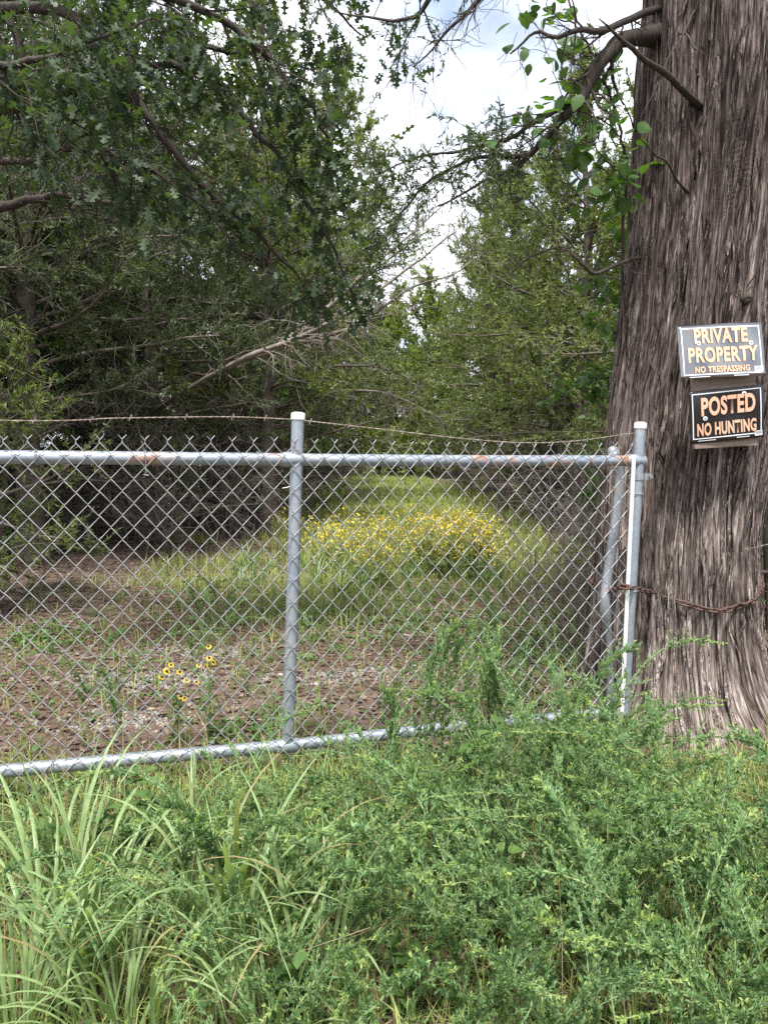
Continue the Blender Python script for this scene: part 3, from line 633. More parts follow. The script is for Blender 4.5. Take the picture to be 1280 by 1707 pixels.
    for wx, wy in washers:
        b = Buf(); zc = float(zf(wx * W, wy * H)); a = np.linspace(0, 2 * math.pi, 19)[:-1]
        ro, ri = .0092, .0046
        rings = [(ro, .0008), (ro, .0030), (ri, .0030), (ri, .0012)]
        Vr = np.concatenate([[[wx * W + r * math.cos(t), wy * H + r * math.sin(t), zc + z] for t in a] for r, z in rings]); kk = len(a)
        b.add(Vr, [[g_ * kk + t, g_ * kk + (t + 1) % kk, (g_ + 1) * kk + (t + 1) % kk, (g_ + 1) * kk + t] for g_ in range(3) for t in range(kk)])
        ws = obj('washer', b, M['white'], o)
        b = Buf(); tube(b, [[wx * W, wy * H, zc - .03], [wx * W, wy * H, zc + .0035], [wx * W, wy * H, zc + .0048]], [.0028, .0046, .0028], 8); obj('nail', b, M['bolt'], ws)
    return o
sign('private_property_sign', 'glossy black sign reading PRIVATE PROPERTY NO TRESPASSING in peach letters', [(1131, 542), (1271, 534), (1274, 627), (1133, 632)], 3.17,
     [('PRIVATE', 0.0, .275, .635, .28), ('PROPERTY', .01, -.075, .83, .285), ('NO TRESPASSING', -.01, -.345, .65, .115)],
     [(-.27, .145), (.35, .115)], (.37, .475, -.42, -.32), R_(8), (-.465, .465, -.44, .44))
sign('posted_sign', 'black sign reading POSTED NO HUNTING in peach letters below the other sign', [(1147, 654), (1274, 641), (1272, 728), (1152, 741)], 3.19,
     [('POSTED', .015, .19, .73, .36), ('NO HUNTING', -.01, -.24, .80, .25)],
     [(-.30, -.03), (.235, .37)], (.37, .475, -.46, -.365), R_(-6), (-.465, .465, -.42, .45))
q0 = P(1205, 668, 3.225); W_, H_ = .275, .40
b = Buf(); box(b, (-W_ / 2, -.012, -H_ / 2), (W_ / 2, .012, H_ / 2))
o = obj('backing_board', b, M['board']); o.location = tuple(q0); o.rotation_euler = (0, R_(-3.5), R_(2)); tag(o, 'weathered wooden board nailed behind the two signs', 'board')

# ------------------------------------------------------------------ chain round the trunk
def around(pxs):
    return [trunk_hit(px, py, .024) for px, py in pxs]
cpts = [gp(1012, 986, -.16), gp(1034, 980, -.05), gp(1046, 979, .045)] + around([(1085, 988), (1110, 997), (1140, 1006), (1170, 1014), (1200, 1018), (1225, 1012), (1250, 1004)])
lastq = cpts[-1]; cx, cy = tr_c(lastq[2]); a0 = math.atan2(lastq[1] - cy, lastq[0] - cx)
for k in range(1, 15):
    a = a0 + k * (math.radians(236)) / 14; z = lastq[2] + .05 * math.sin(k / 14 * math.pi); r = float(tr_r(a, z)) + .024; cx, cy = tr_c(z); cpts.append(np.array([cx + r * math.cos(a), cy + r * math.sin(a), z]))
cl = smoothline(cpts, 900); seg = np.concatenate([[0], np.cumsum(np.linalg.norm(np.diff(cl, axis=0), axis=1))])
pitch = .033; nl = int(seg[-1] / pitch)
cbase = cl[400]
chain = thing('rusty_chain', 'rusty steel chain looped from the gate round the cedar trunk', 'chain', cbase)
b = Buf(); a = np.linspace(0, 2 * math.pi, 17); hx, hy = .0125, .0100
lp = np.stack([np.where(np.cos(a) > 0, hx, -hx) * (np.abs(np.cos(a)) > .01) + hy * np.cos(a), hy * np.sin(a), 0 * a], -1)
Vt, Ft = tubes(lp[None], np.full((1, 17), .0047), 6); b.add(Vt, Ft); lm = b.mesh('link', smooth=True); lm.materials.append(M['chain'])
from mathutils import Matrix
for k in range(nl):
    sq = (k + .5) * pitch; q = np.array([np.interp(sq, seg, cl[:, c]) for c in range(3)]); q2 = np.array([np.interp(sq + .01, seg, cl[:, c]) for c in range(3)])
    x = nrm(q2 - q); cx, cy = tr_c(q[2]); nv = nrm(np.array([q[0] - cx, q[1] - cy, 0])); y = nrm(np.cross(nv, x)); z = np.cross(x, y)
    t = (.75 if k % 2 else -.75) + .2 * math.sin(k * 2.3); y2 = y * math.cos(t) + z * math.sin(t); z2 = np.cross(x, y2)
    o = obj('link', lm, None, chain); qq = q - cbase
    o.matrix_local = Matrix([[x[i], y2[i], z2[i], qq[i]] for i in range(3)] + [[0, 0, 0, 1]])
# strand of old wire stapled to the trunk
q = trunk_hit(1216, 916, .01); q1 = trunk_hit(1252, 914, .01)
wb = np.array([q[0], q[1], q[2]]); o = barbed([q, (q + q1) / 2, q1, P(1290, 905, 3.75), P(1330, 900, 4.2), P(1400, 905, 5.0)], 70, 'barbed_wire', None, wb, M['wire_rust']); o.location = tuple(wb)
tag(o, 'short rusty barbed wire running off the right of the cedar trunk', 'wire')

# ------------------------------------------------------------------ trees
def cedar_meshes(seed, H, Rc, bare, nb, per, mat, ln=.085, wd=.021, tw_per_m=15):
    """trunk-with-branches mesh and foliage mesh, base at the origin"""
    r = np.random.default_rng(seed); tb = Buf(); fb = Buf()
    nT = 14; tz = np.linspace(-.2, H, nT); tp = np.stack([.10 * np.sin(tz * .9 + seed) * tz / H, .10 * np.cos(tz * .7 + seed) * tz / H, tz], -1)
    tr = np.interp(tz, [-.2, .2, H], [.030 * H, .019 * H, .012]); tube(tb, tp, tr, 9)
    K = 7
    t = np.sort(r.uniform(.06, .985, nb)); z0 = t * H
    az = np.arange(nb) * 2.39996 + r.normal(0, .35, nb)
    Lb = Rc * np.minimum(1, (1 - t) * 1.55 + .06) ** .8 * (.62 + .38 * np.clip(t / .25, 0, 1)) * r.uniform(.6, 1.2, nb)
    el = np.interp(t, [0, .3, .8, 1], [.05, .25, .7, 1.2]) + r.normal(0, .14, nb)
    d = np.stack([np.cos(az) * np.cos(el), np.sin(az) * np.cos(el), np.sin(el)], -1)
    base = np.stack([np.interp(z0, tz, tp[:, 0]), np.interp(z0, tz, tp[:, 1]), z0], -1)
    pts = [base]; dd = d
    for k in range(K - 1):
        pts.append(pts[-1] + dd * (Lb / (K - 1))[:, None]); dd = nrm(dd + r.normal(size=dd.shape) * .13 + np.array([0, 0, .05]) - np.array([0, 0, .10]) * (t < .35)[:, None])
    BP = np.stack(pts, 1); br = (.006 + .011 * Lb)[:, None] * np.linspace(1, .25, K)[None]
    tb.add(*tubes(BP, br, 5))
    # secondary twigs
    cnt = np.maximum(3, (Lb * tw_per_m).astype(int)); bi = np.repeat(np.arange(nb), cnt); N = len(bi)
    f = (.18 + .82 * r.random(N) ** .85) * (K - 1.001); i0 = f.astype(int)
    a = BP[bi, i0]; c = BP[bi, i0 + 1]; p0 = a + (c - a) * (f - i0)[:, None]; tt = nrm(c - a)
    d2 = nrm(tt * .6 + r.normal(size=(N, 3)) * .65 + np.array([0, 0, .12]))
    L2 = np.clip(Lb[bi] * r.uniform(.14, .34, N), .12, .62)
    q = [p0]; dd = d2
    for k in range(3):
        q.append(q[-1] + dd * (L2 / 3)[:, None]); dd = nrm(dd + r.normal(size=dd.shape) * .25)
    TP = np.stack(q, 1); tb.add(*tubes(TP, np.linspace(.006, .0022, 4)[None].repeat(N, 0), 3))
    live = (z0[bi] + .25 * r.normal(size=N) > bare); live &= r.random(N) < .93
    spray(fb, TP[live], per, ln, wd, seed + 1, .62)
    dead = TP[~live]
    if len(dead):           # fine dead twigs low on the tree
        rep = np.repeat(dead, 4, 0); nD = len(rep); k = r.integers(1, 4, nD); b0 = rep[np.arange(nD), k]
        dv = nrm(r.normal(size=(nD, 3)) + np.array([0, 0, -.35])); Ld = r.uniform(.1, .4, nD)[:, None]
        D = np.stack([b0, b0 + dv * Ld * .5 + r.normal(size=(nD, 3)) * .02, b0 + dv * Ld + r.normal(size=(nD, 3)) * .03], 1)
        tb.add(*tubes(D, np.array([.0035, .0028, .0018])[None].repeat(nD, 0), 3))
    tm_ = tb.mesh('trunk', smooth=True); tm_.materials.append(M['twig']); fm_ = fb.mesh('crown'); fm_.materials.append(mat)
    return tm_, fm_
def broad_meshes(seed, H, Rc, nb, per, leaf=.085, mat=None, low=.25, fine=False):
    r = np.random.default_rng(seed); tb = Buf(); fb = Buf()
    tz = np.linspace(-.2, H * .95, 12); tp = np.stack([.15 * np.sin(tz * .6 + seed), .15 * np.cos(tz * .5 + seed), tz], -1); tube(tb, tp, np.interp(tz, [-.2, H], [.022 * H, .015]), 8)
    t = np.sort(r.uniform(low, .97, nb)); z0 = t * H; az = np.arange(nb) * 2.4 + r.normal(0, .4, nb); K = 7
    Lb = Rc * np.sqrt(np.clip(1 - ((t - .5) / .56) ** 2, .05, 1)) * r.uniform(.6, 1.15, nb); el = np.interp(t, [0, 1], [.2, 1.1]) + r.normal(0, .15, nb)
    dd = np.stack([np.cos(az) * np.cos(el), np.sin(az) * np.cos(el), np.sin(el)], -1); pts = [np.stack([np.interp(z0, tz, tp[:, 0]), np.interp(z0, tz, tp[:, 1]), z0], -1)]
    for k in range(K - 1): pts.append(pts[-1] + dd * (Lb / (K - 1))[:, None]); dd = nrm(dd + r.normal(size=dd.shape) * .2 + np.array([0, 0, -.05]))
    BP = np.stack(pts, 1); tb.add(*tubes(BP, (.008 + .010 * Lb)[:, None] * np.linspace(1, .25, K)[None], 5))
    cnt = np.maximum(4, (Lb * 11).astype(int)); bi = np.repeat(np.arange(nb), cnt); N = len(bi); f = (.2 + .8 * r.random(N)) * (K - 1.001); i0 = f.astype(int)
    a = BP[bi, i0]; c = BP[bi, i0 + 1]; p0 = a + (c - a) * (f - i0)[:, None]; d2 = nrm(nrm(c - a) * .5 + r.normal(size=(N, 3)) * .7); L2 = r.uniform(.15, .5, N)[:, None]
    TP = np.stack([p0, p0 + d2 * L2 * .5, p0 + d2 * L2 + np.array([0, 0, -.05])], 1); tb.add(*tubes(TP, np.array([.006, .004, .002])[None].repeat(N, 0), 3))
    pos = (TP[:, None, 0] + (TP[:, 2] - TP[:, 0])[:, None] * r.random((N, per, 1))).reshape(-1, 3) + r.normal(size=(N * per, 3)) * .03
    d = nrm(np.repeat(d2, per, 0) * .5 + r.normal(size=pos.shape) * .7 + np.array([0, 0, -.25])); fm = frames(d, r, None, .55)
    if fine: scatter(fb, [[0, 0, 0], [.5, -.28, .03], [1, 0, -.06], [.5, .28, .03]], [[0, 1, 2, 3]], pos, fm, r.uniform(.6, 1.25, len(pos)) * leaf)
    else: scatter(fb, [[0, 0, 0], [.35, -.27, .03], [.72, -.2, .0], [1, 0, -.06], [.72, .2, 0], [.35, .27, .03]], [[0, 1, 2, 3, 4, 5]], pos, fm, r.uniform(.6, 1.25, len(pos)) * leaf)
    tm_ = tb.mesh('trunk', smooth=True); tm_.materials.append(M['twig']); fm_ = fb.mesh('crown'); fm_.materials.append(mat or M['broad']); return tm_, fm_
CED = [cedar_meshes(101, 8.5, 2.3, 1.6, 105, 34, M['cedar']), cedar_meshes(102, 9.5, 2.5, 1.2, 110, 34, M['cedar_dark']),
       cedar_meshes(103, 7.5, 2.1, 1.0, 100, 36, M['cedar']), cedar_meshes(104, 9.0, 2.4, 1.9, 110, 32, M['cedar_dark'])]
BRO = [broad_meshes(111, 10, 3.2, 60, 36, .115, None, .05, True), broad_meshes(112, 7.5, 2.6, 50, 36, .10, None, .04, True)]
def plant_tree(name, meshes, label, x, y, s, rz, group, cat='tree', sz=None):
    o = thing(name, label, cat, (x, y, float(ground_h(x, y))), group, rz, s)
    if sz: o.scale = (s, s, s * sz)
    obj('trunk', meshes[0], None, o); kind(obj('crown', meshes[1], None, o), 'stuff'); return o
ORD = ['first', 'second', 'third', 'fourth', 'fifth', 'sixth', 'seventh', 'eighth']; e_ = [0, 0]
OAKSIDE = 'dark cedar standing behind the cedars that line the leaf-littered edge'
OLDSIDE = 'green cedar standing behind the cedars that line the sign-bearing trunk side'
for k, (x, y, v, s, rz) in enumerate([(-4.3, 9.0, 3, .95, .3), (-6.0, 7.8, 1, .95, 2.0), (-2.0, 12.8, 0, 1.08, 1.1), (-3.6, 11.4, 1, .9, 2.7), (-5.6, 11.2, 3, 1.0, 4.0), (-2.6, 15.2, 0, 1.4, 2.2), (-7.4, 9.0, 3, 1.0, 5.0),
                                      (-2.9, 19.2, 2, 1.7, .9), (-5.8, 16.0, 1, 1.1, 3.0), (-3.6, 24.0, 0, 1.5, 1.4), (-3.6, 31.0, 2, 2.1, 4.4)]):
    plant_tree('cedar_tree', CED[v], ('%s dark cedar past the oak along the leaf-littered edge of the track' % ORD[e_[0]]) if x > -4.5 else OAKSIDE, x, y, s, rz, 'cedars on the leaf-littered side of the track').rotation_euler[1] = {15.2: R_(17), 19.2: R_(13), 24.0: R_(6)}.get(y, 0); e_[0] += x > -4.5
for k, (x, y, v, s, rz) in enumerate([(4.0, 9.0, 2, .98, .4), (3.4, 12.8, 0, .95, 1.9), (6.2, 10.4, 1, 1.0, 2.6), (3.7, 16.2, 2, 1.08, 3.3), (5.9, 15.0, 0, 1.1, .2), (3.5, 20.8, 0, 1.1, 5.1), (3.7, 25.0, 2, 1.4, .6), (4.6, 31.0, 0, 1.5, 2.9), (6.4, 6.6, 3, .9, 1.0)]):
    plant_tree('cedar_tree', CED[v], ('%s green cedar past the sign-bearing trunk along the same track edge' % ORD[e_[1]]) if x < 4.5 else OLDSIDE, x, y, s, rz, 'cedars on the old cedar side of the track'); e_[1] += x < 4.5
for k, (x, y, v, s, rz) in enumerate([(.2, 44, 0, 1.05, 2.2), (3.0, 47, 0, 1.2, .7), (-3.6, 46, 0, 1.1, 1.2), (2.3, 41, 1, .95, 3.9), (-2.2, 43, 0, .9, 0), (1.6, 46, 1, 1.0, 1), (4.0, 42, 0, .85, 2), (-5.0, 40, 1, 1.2, 3), (7.5, 45, 0, 1.0, 4), (-.3, 52, 0, 1.05, 5), (-8, 47, 0, 1.0, 1.7)]):
    plant_tree('broadleaf_tree', BRO[v], 'sunlit yellow-green broadleaf tree closing the far end of the track', x, y, s, rz, 'broadleaf trees at the far end')
for k in range(13):
    x = -13 + 2.2 * k + (k * 37 % 7) * .12; y = 50 + (k * 5 % 4) * 1.6
    plant_tree('cedar_tree', CED[(0, 2)[k % 2]], 'cedar in the backdrop behind the far broadleaf trees', x, y, 1.15, k * 1.3, 'backdrop cedars')
for k in range(12):
    x = -7 + 1.25 * k; y = 40 + (k * 7 % 5) * .9
    plant_tree('broadleaf_bush', BRO[1], 'low leafy bush along the far end of the grass', x, y, .34, k * 1.7, 'bushes at the far end', 'bush')
frng = np.random.default_rng(12)
pl = []
while len(pl) < 40:
    y = frng.uniform(11, 58); sd = frng.choice((-1, 1)); x = sd * frng.uniform(6.5, 9 + y * .52)
    if all((x - a) ** 2 + (y - c) ** 2 > 6.5 for a, c in pl): pl.append((x, y))
for x, y in pl:
    if frng.random() < .3: plant_tree('broadleaf_tree', BRO[int(frng.integers(2))], 'leafy green broadleaf tree standing deep in the wood', x, y, frng.uniform(.85, 1.2), frng.uniform(0, 6), 'broadleaf trees deep in the wood')
    else: plant_tree('cedar_tree', CED[int(frng.integers(4))], 'tall cedar standing deep in the wood behind the track edge', x, y, frng.uniform(.95, 1.35), frng.uniform(0, 6), 'cedars deep in the wood')
# crown of the old cedar, above the frame
r = np.random.default_rng(31); cbuf = Buf(); cf = Buf()
for k in range(34):
    z = 4.2 + 4.6 * k / 34; a = k * 2.4; Lr = 1.9 * (1 - (z - 4.2) / 6); cx, cy = tr_c(z); s_ = np.array([cx, cy, z])
    q = wiggle([s_, s_ + [math.cos(a) * Lr * .5, math.sin(a) * Lr * .5, .25], s_ + [math.cos(a) * Lr, math.sin(a) * Lr, .35]], 9, .04, k); tube(cbuf, q, np.linspace(.035, .006, 9), 5)
    ls = subtwigs(cbuf, q, np.linspace(.03, .006, 9), 16, .3, .7, k + 400, 0, .8, 1, .3); spray(cf, np.concatenate(ls), 60, .09, .024, k + 500, .6)
obj('branches', cbuf, M['bark_dark'], cedar, True, cb); obj('crown', cf, M['cedar_dark'], cedar, False, cb)

# leaning dead limbs across the opening
def limb_thing(name, label, cat, px, Yb, r0, r1, seed, nsub, lmin, lmax, mat, group=None, droop=.1, lvl=2):
    pts = [P(*a) if len(a) == 3 else P(a[0], a[1], Yb) for a in px]; pts = wiggle(pts, 34, .012, seed); base = pts[0]
    t = thing(name, label, cat, base, group); b = Buf(); rad = np.linspace(r0, r1, 34); tube(b, pts, rad, 7); obj('stem', b, mat, t, True, base)
    b = Buf(); ls = subtwigs(b, pts, rad, nsub, lmin, lmax, seed, droop, .7, lvl, .35, minr=.0025); kind(obj('twigs', b, mat, t, True, base), 'stuff'); return t, ls, base
t1 = limb_thing('dead_limb', 'thick pale dead limb slanting up across the sky gap over the track', 'branch', [(250, 690, 11.4), (330, 640, 10.2), (400, 602, 9.2), (465, 575, 9.0), (520, 552, 9.0), (580, 520, 9.0), (640, 478, 9.1), (700, 432, 9.2), (760, 385, 9.3)], 9, .046, .010, 71, 34, .25, .9, M['twig_grey'])
t2 = limb_thing('dead_limb', 'slim dead limb curving up beneath the thick pale one', 'branch', [(400, 602, 9.2), (450, 586, 9.2), (520, 565, 9.2), (590, 545, 9.2), (640, 512, 9.2), (690, 478, 9.3), (760, 455, 9.4), (800, 425, 9.5)], 9, .034, .006, 72, 30, .2, .8, M['twig_grey'])
t3 = limb_thing('dead_limb', 'straight dead branch rising steeply through the sky gap above the other limbs', 'branch', [(465, 575, 9.0), (500, 545, 9.4), (560, 500, 9.8), (620, 445, 9.9), (680, 395, 10), (740, 340, 10)], 9, .036, .007, 73, 30, .25, .9, M['twig_grey'])
t4 = limb_thing('dead_limb', 'arched bare branch bowing low over the far grass', 'branch', [(447, 690, 12.8), (480, 670, 13.2), (530, 656, 13.3), (595, 651, 13.2), (640, 656, 13.2), (680, 670, 13.2), (720, 690, 13.2)], 13, .04, .008, 74, 20, .2, .5, M['twig_grey'], None, .5)

# oak on the left, its trunk just out of frame
ob = np.array([-3.75, 4.6, 0.0]); ob[2] = float(ground_h(ob[0], ob[1]))
oak = thing('oak_tree', 'oak with dark lobed leaves spreading low branches over the gate', 'tree', ob)
b = Buf(); tz = np.linspace(-.2, 7.5, 20); tube(b, np.stack([ob[0] + .1 * np.sin(tz), ob[1] + .08 * np.cos(tz * .8), tz + ob[2]], -1), np.interp(tz, [-.2, .3, 7.5], [.33, .22, .08]), 14); obj('trunk', b, M['bark_dark'], oak, True, ob)
OL = [([(-420, 330, 4.6), (-150, 240, 4.7), (0, 185, 4.7), (80, 163, 4.7), (150, 128, 4.7), (220, 118, 4.7), (285, 104, 4.75), (350, 84, 4.8), (420, 90, 4.9)], .05, .012),
      ([(285, 104, 4.75), (330, 124, 4.7), (375, 158, 4.7), (430, 220, 4.7), (480, 290, 4.75), (530, 370, 4.8), (565, 440, 4.9), (590, 500, 5.0)], .022, .006),
      ([(-420, 430, 4.6), (-150, 380, 5.0), (0, 346, 5.2), (60, 333, 5.2), (120, 330, 5.2), (190, 340, 5.2), (245, 349, 5.2), (320, 362, 5.2)], .045, .008),
      ([(-420, 60, 4.6), (-100, 30, 4.5), (60, 10, 4.4), (160, 60, 4.4), (250, 200, 4.5), (330, 300, 4.6), (420, 380, 4.7), (490, 455, 4.8), (540, 520, 4.9)], .04, .006),
      ([(-420, -100, 4.6), (-60, -80, 4.3), (120, -40, 4.3), (300, 0, 4.4), (430, 80, 4.5), (520, 180, 4.6), (560, 270, 4.7)], .045, .006),
      ([(-420, 200, 4.6), (-120, 250, 4.4), (20, 270, 4.3), (120, 250, 4.3), (220, 270, 4.3), (320, 330, 4.4), (400, 420, 4.5)], .03, .005),
      ([(-420, -250, 4.6), (-20, -220, 4.4), (200, -160, 4.5), (400, -90, 4.8), (520, -20, 5.0), (600, 60, 5.2)], .045, .006),
      ([(-420, 130, 4.6), (-150, 120, 4.0), (0, 110, 3.9), (90, 90, 3.9), (170, 60, 4.0), (260, 30, 4.1)], .03, .005)]
lb = Buf(); LT = []
for k, (px, r0, r1) in enumerate(OL):
    q = wiggle([P(*a) for a in px], 44, .012, 80 + k); rad = np.linspace(r0, r1, 44); tube(lb, q, rad, 8)
    if k == 2: subtwigs(lb, q, rad, 30, .2, .6, 93, .1, .8, 2, .3, start=.4); continue
    ls = subtwigs(lb, q, rad, 30 if k != 1 else 26, .25, .62, 90 + k, .25, .75, 2, .3, start=.28); LT.append(np.concatenate(ls))
obj('limbs', lb, M['bark_dark'], oak, True, ob)
# a lobed leaf, cut into quads about its midrib
prof = np.array([[0, .02], [.10, .035], [.18, .20], [.24, .24], [.30, .10], [.42, .09], [.50, .30], [.60, .36], [.62, .14], [.74, .11], [.84, .24], [.90, .16], [1.0, .015]])
nP = len(prof); lv = np.concatenate([np.stack([prof[:, 0], -prof[:, 1], .10 * prof[:, 1] - .12 * prof[:, 0] ** 2], -1), np.stack([prof[:, 0], 0 * prof[:, 0], -.12 * prof[:, 0] ** 2], -1), np.stack([prof[:, 0], prof[:, 1], .10 * prof[:, 1] - .12 * prof[:, 0] ** 2], -1)])
i = np.arange(nP - 1); lf = np.concatenate([np.stack([i, i + 1, nP + i + 1, nP + i], -1), np.stack([nP + i, nP + i + 1, 2 * nP + i + 1, 2 * nP + i], -1)])
T_ = np.concatenate(LT); r = np.random.default_rng(17)
# keep the leaf mass where it hangs in the photograph: above the diagonal of its lower edge
def pix(q):
    v = q - np.array([0, 0, CAMZ]); f = v[:, 1] * math.cos(PITCH) - v[:, 2] * math.sin(PITCH); uu = v[:, 1] * math.sin(PITCH) + v[:, 2] * math.cos(PITCH)
    return 640 + FPX * v[:, 0] / f, 853.5 - FPX * uu / f
per = 6; N = len(T_); kk = r.integers(1, T_.shape[1], (N, per)); pos = T_[np.arange(N)[:, None], kk].reshape(-1, 3) + r.normal(size=(N * per, 3)) * .012
dt = np.repeat(nrm(T_[:, -1] - T_[:, 0]), per, 0); px_, py_ = pix(pos)
lim = np.interp(px_, [-200, 0, 150, 250, 400, 560, 620, 660], [260, 300, 320, 370, 480, 570, 540, 200])
ok = (py_ < lim + r.normal(0, 25, len(py_))) & (r.random(len(py_)) < .62); pos = pos[ok]; dt = dt[ok]
d = nrm(dt * .6 + r.normal(size=pos.shape) * .55 + np.array([0, 0, -.35])); fm = frames(d, r, None, .5); sz = r.uniform(.055, .105, len(pos))
near = np.argsort(np.linalg.norm(pos - [0, 0, CAMZ], axis=1) + (px_[ok] < -5) * 50 + (py_[ok] < -5) * 50)[:300]; mask = np.zeros(len(pos), bool); mask[near] = True
b = Buf(); scatter(b, lv, lf, pos[~mask], fm[~mask], sz[~mask]); kind(obj('foliage', b, M['oak'], oak, False, ob), 'stuff')
b = Buf(); b.add(lv, lf); lmesh = b.mesh('leaf'); lmesh.materials.append(M['oak'])
def put(mesh, name, parent, pos, fm, sz, base):
    for q, F_, s_ in zip(pos, fm, sz):
        o = obj(name, mesh, None, parent); qq = q - base
        o.matrix_local = Matrix([[F_[a][0] * s_, F_[a][1] * s_, F_[a][2] * s_, qq[a]] for a in range(3)] + [[0, 0, 0, 1]])
put(lmesh, 'leaf', oak, pos[mask], fm[mask], sz[mask], ob)
print('oak leaves', len(pos))

# vine with broad leaves beside the old trunk
vb = np.array([1.02, 3.95, 0.0]); vb[2] = float(ground_h(vb[0], vb[1]))
vine = thing('climbing_vine', 'vine with broad toothed green leaves climbing beside the old cedar', 'vine', vb)
lb = Buf(); vr = np.random.default_rng(23); vt = []
main = wiggle([vb + [0, 0, -.1], vb + [.1, -.05, .8], vb + [.18, -.1, 1.6], P(1045, 330, 3.65), P(1035, 220, 3.55), P(1000, 120, 3.5), P(960, 40, 3.5), P(930, -60, 3.5)], 50, .012, 24); tube(lb, main, np.linspace(.010, .004, 50), 6)
for k, px in enumerate([[(1042, 300, 3.6), (1010, 270, 3.5), (985, 240, 3.45), (950, 225, 3.4), (900, 215, 3.4)], [(1035, 230, 3.55), (1000, 200, 3.5), (950, 180, 3.45), (890, 190, 3.4), (835, 195, 3.4)], [(1010, 140, 3.5), (960, 110, 3.45), (920, 70, 3.45), (890, 60, 3.45)],
                            [(960, 40, 3.5), (920, 20, 3.5), (905, -10, 3.5)], [(1046, 330, 3.65), (1030, 310, 3.55), (1005, 280, 3.5), (980, 260, 3.45)], [(1046, 340, 3.65), (1030, 330, 3.6), (1010, 310, 3.55)], [(1000, 120, 3.5), (985, 170, 3.45), (960, 200, 3.45), (920, 120, 3.5)]]):
    q = wiggle([P(*a) for a in px], 20, .008, 240 + k); tube(lb, q, np.linspace(.004, .0018, 20), 5); vt.append(q)
obj('stem', lb, M['bark_dark'], vine, True, vb)
prof = np.array([[0, .02], [.10, .20], [.2, .30], [.32, .36], [.45, .37], [.6, .32], [.75, .22], [.88, .11], [1.0, .005]])
nP = len(prof); jag = .018 * (np.arange(nP) % 2); lv2 = np.concatenate([np.stack([prof[:, 0], -prof[:, 1] - jag, .12 * prof[:, 1] - .15 * prof[:, 0] ** 2], -1), np.stack([prof[:, 0], 0 * prof[:, 0], -.15 * prof[:, 0] ** 2], -1), np.stack([prof[:, 0], prof[:, 1] + jag, .12 * prof[:, 1] - .15 * prof[:, 0] ** 2], -1)])
i = np.arange(nP - 1); lf2 = np.concatenate([np.stack([i, i + 1, nP + i + 1, nP + i], -1), np.stack([nP + i, nP + i + 1, 2 * nP + i + 1, 2 * nP + i], -1)])
b = Buf(); b.add(lv2, lf2); vmesh = b.mesh('leaf'); vmesh.materials.append(M['vine'])
pos = np.concatenate([q[vr.integers(3, 20, 24)] for q in vt] + [main[vr.integers(24, 49, 26)]]); pos = pos + vr.normal(size=pos.shape) * .07
d = nrm(vr.normal(size=pos.shape) * .8 + np.array([-.3, -.3, -.45])); fm = frames(d, vr, np.array([0, -.5, .8]), .4)
put(vmesh, 'leaf', vine, pos, fm, vr.uniform(.05, .088, len(pos)), vb)
# leafy saplings under the cedars
SAP = [broad_meshes(121, 3.0, .95, 22, 9, .10, M['vine'], .12), broad_meshes(122, 2.2, .8, 18, 9, .085, M['vine'], .1)]
for x, y, v, s, rz in ((2.2, 6.2, 0, 1.0, 0), (1.9, 5.4, 1, .8, 2), (2.7, 7.4, 0, .85, 3.1), (2.9, 5.4, 0, 1.0, 4.2)):
    plant_tree('leafy_sapling', SAP[v], 'bright broad-leaved sapling in the shade beyond the old cedar', x, y, s, rz, 'saplings beyond the old cedar')
for x, y, v, s, rz in ((-1.9, 17, 0, 1.2, 0), (-6.6, 9.5, 0, 1.2, 2), (-4.6, 8.8, 1, 1.2, 3)):
    plant_tree('leafy_sapling', SAP[v], 'broad-leaved sapling among the cedars on the leaf-littered side', x, y, s, rz, 'saplings on the leaf-littered side')
YC = cedar_meshes(131, 3.0, 1.1, .0, 50, 28, M['cedar'], .06, .014, 22)
for x, y, s, rz in ((-3.25, 6.1, .8, 0),):
    plant_tree('young_cedar', YC, 'small bushy young cedar at the edge of the shaded wood', x, y, s, rz, None)
# bare shrubs and brambles
def shrub_meshes(seed, h, n, spread, r0=.006):
    r = np.random.default_rng(seed); b = Buf()
    for k in range(n):
        a = r.uniform(0, 6.28); d0 = np.array([math.cos(a) * spread * r.random(), math.sin(a) * spread * r.random(), 1]); d0 = d0 / np.linalg.norm(d0); s_ = np.array([r.normal(0, .08), r.normal(0, .08), -.05])
        hh = h * r.uniform(.55, 1.1); q = wiggle([s_, s_ + d0 * hh * .5, s_ + d0 * hh + r.normal(size=3) * .12 * h], 12, .02 * h, int(r.integers(1e9)))
        rad = np.linspace(r0 * r.uniform(.7, 1.3), r0 * .3, 12); tube(b, q, rad, 4)
        subtwigs(b, q, rad, 9, .12 * h, .42 * h, int(r.integers(1e9)), .0, .9, 2, .6, start=.12, minr=.0016)
    me = b.mesh('stems', smooth=True); me.materials.append(M['twig_grey'] if seed % 2 else M['twig']); return me
SH = [shrub_meshes(141, 1.15, 8, .55), shrub_meshes(142, 1.3, 8, .5), shrub_meshes(143, 1.6, 9, .35)]
sr = np.random.default_rng(44)
spots = [(1.55, 5.2, 0), (1.9, 5.8, 1), (1.25, 4.9, 0), (2.2, 6.6, 2), (1.75, 4.7, 1), (2.6, 7.6, 2), (2.4, 5.5, 0)]
for x, y, v in spots:
    o = thing('bare_shrub', 'leafless grey bramble tangle growing just inside the gate by the old cedar', 'shrub', (x, y, float(ground_h(x, y))), 'bare brambles by the old cedar', sr.uniform(0, 6), sr.uniform(.8, 1.15)); obj('stems', SH[v], None, o)
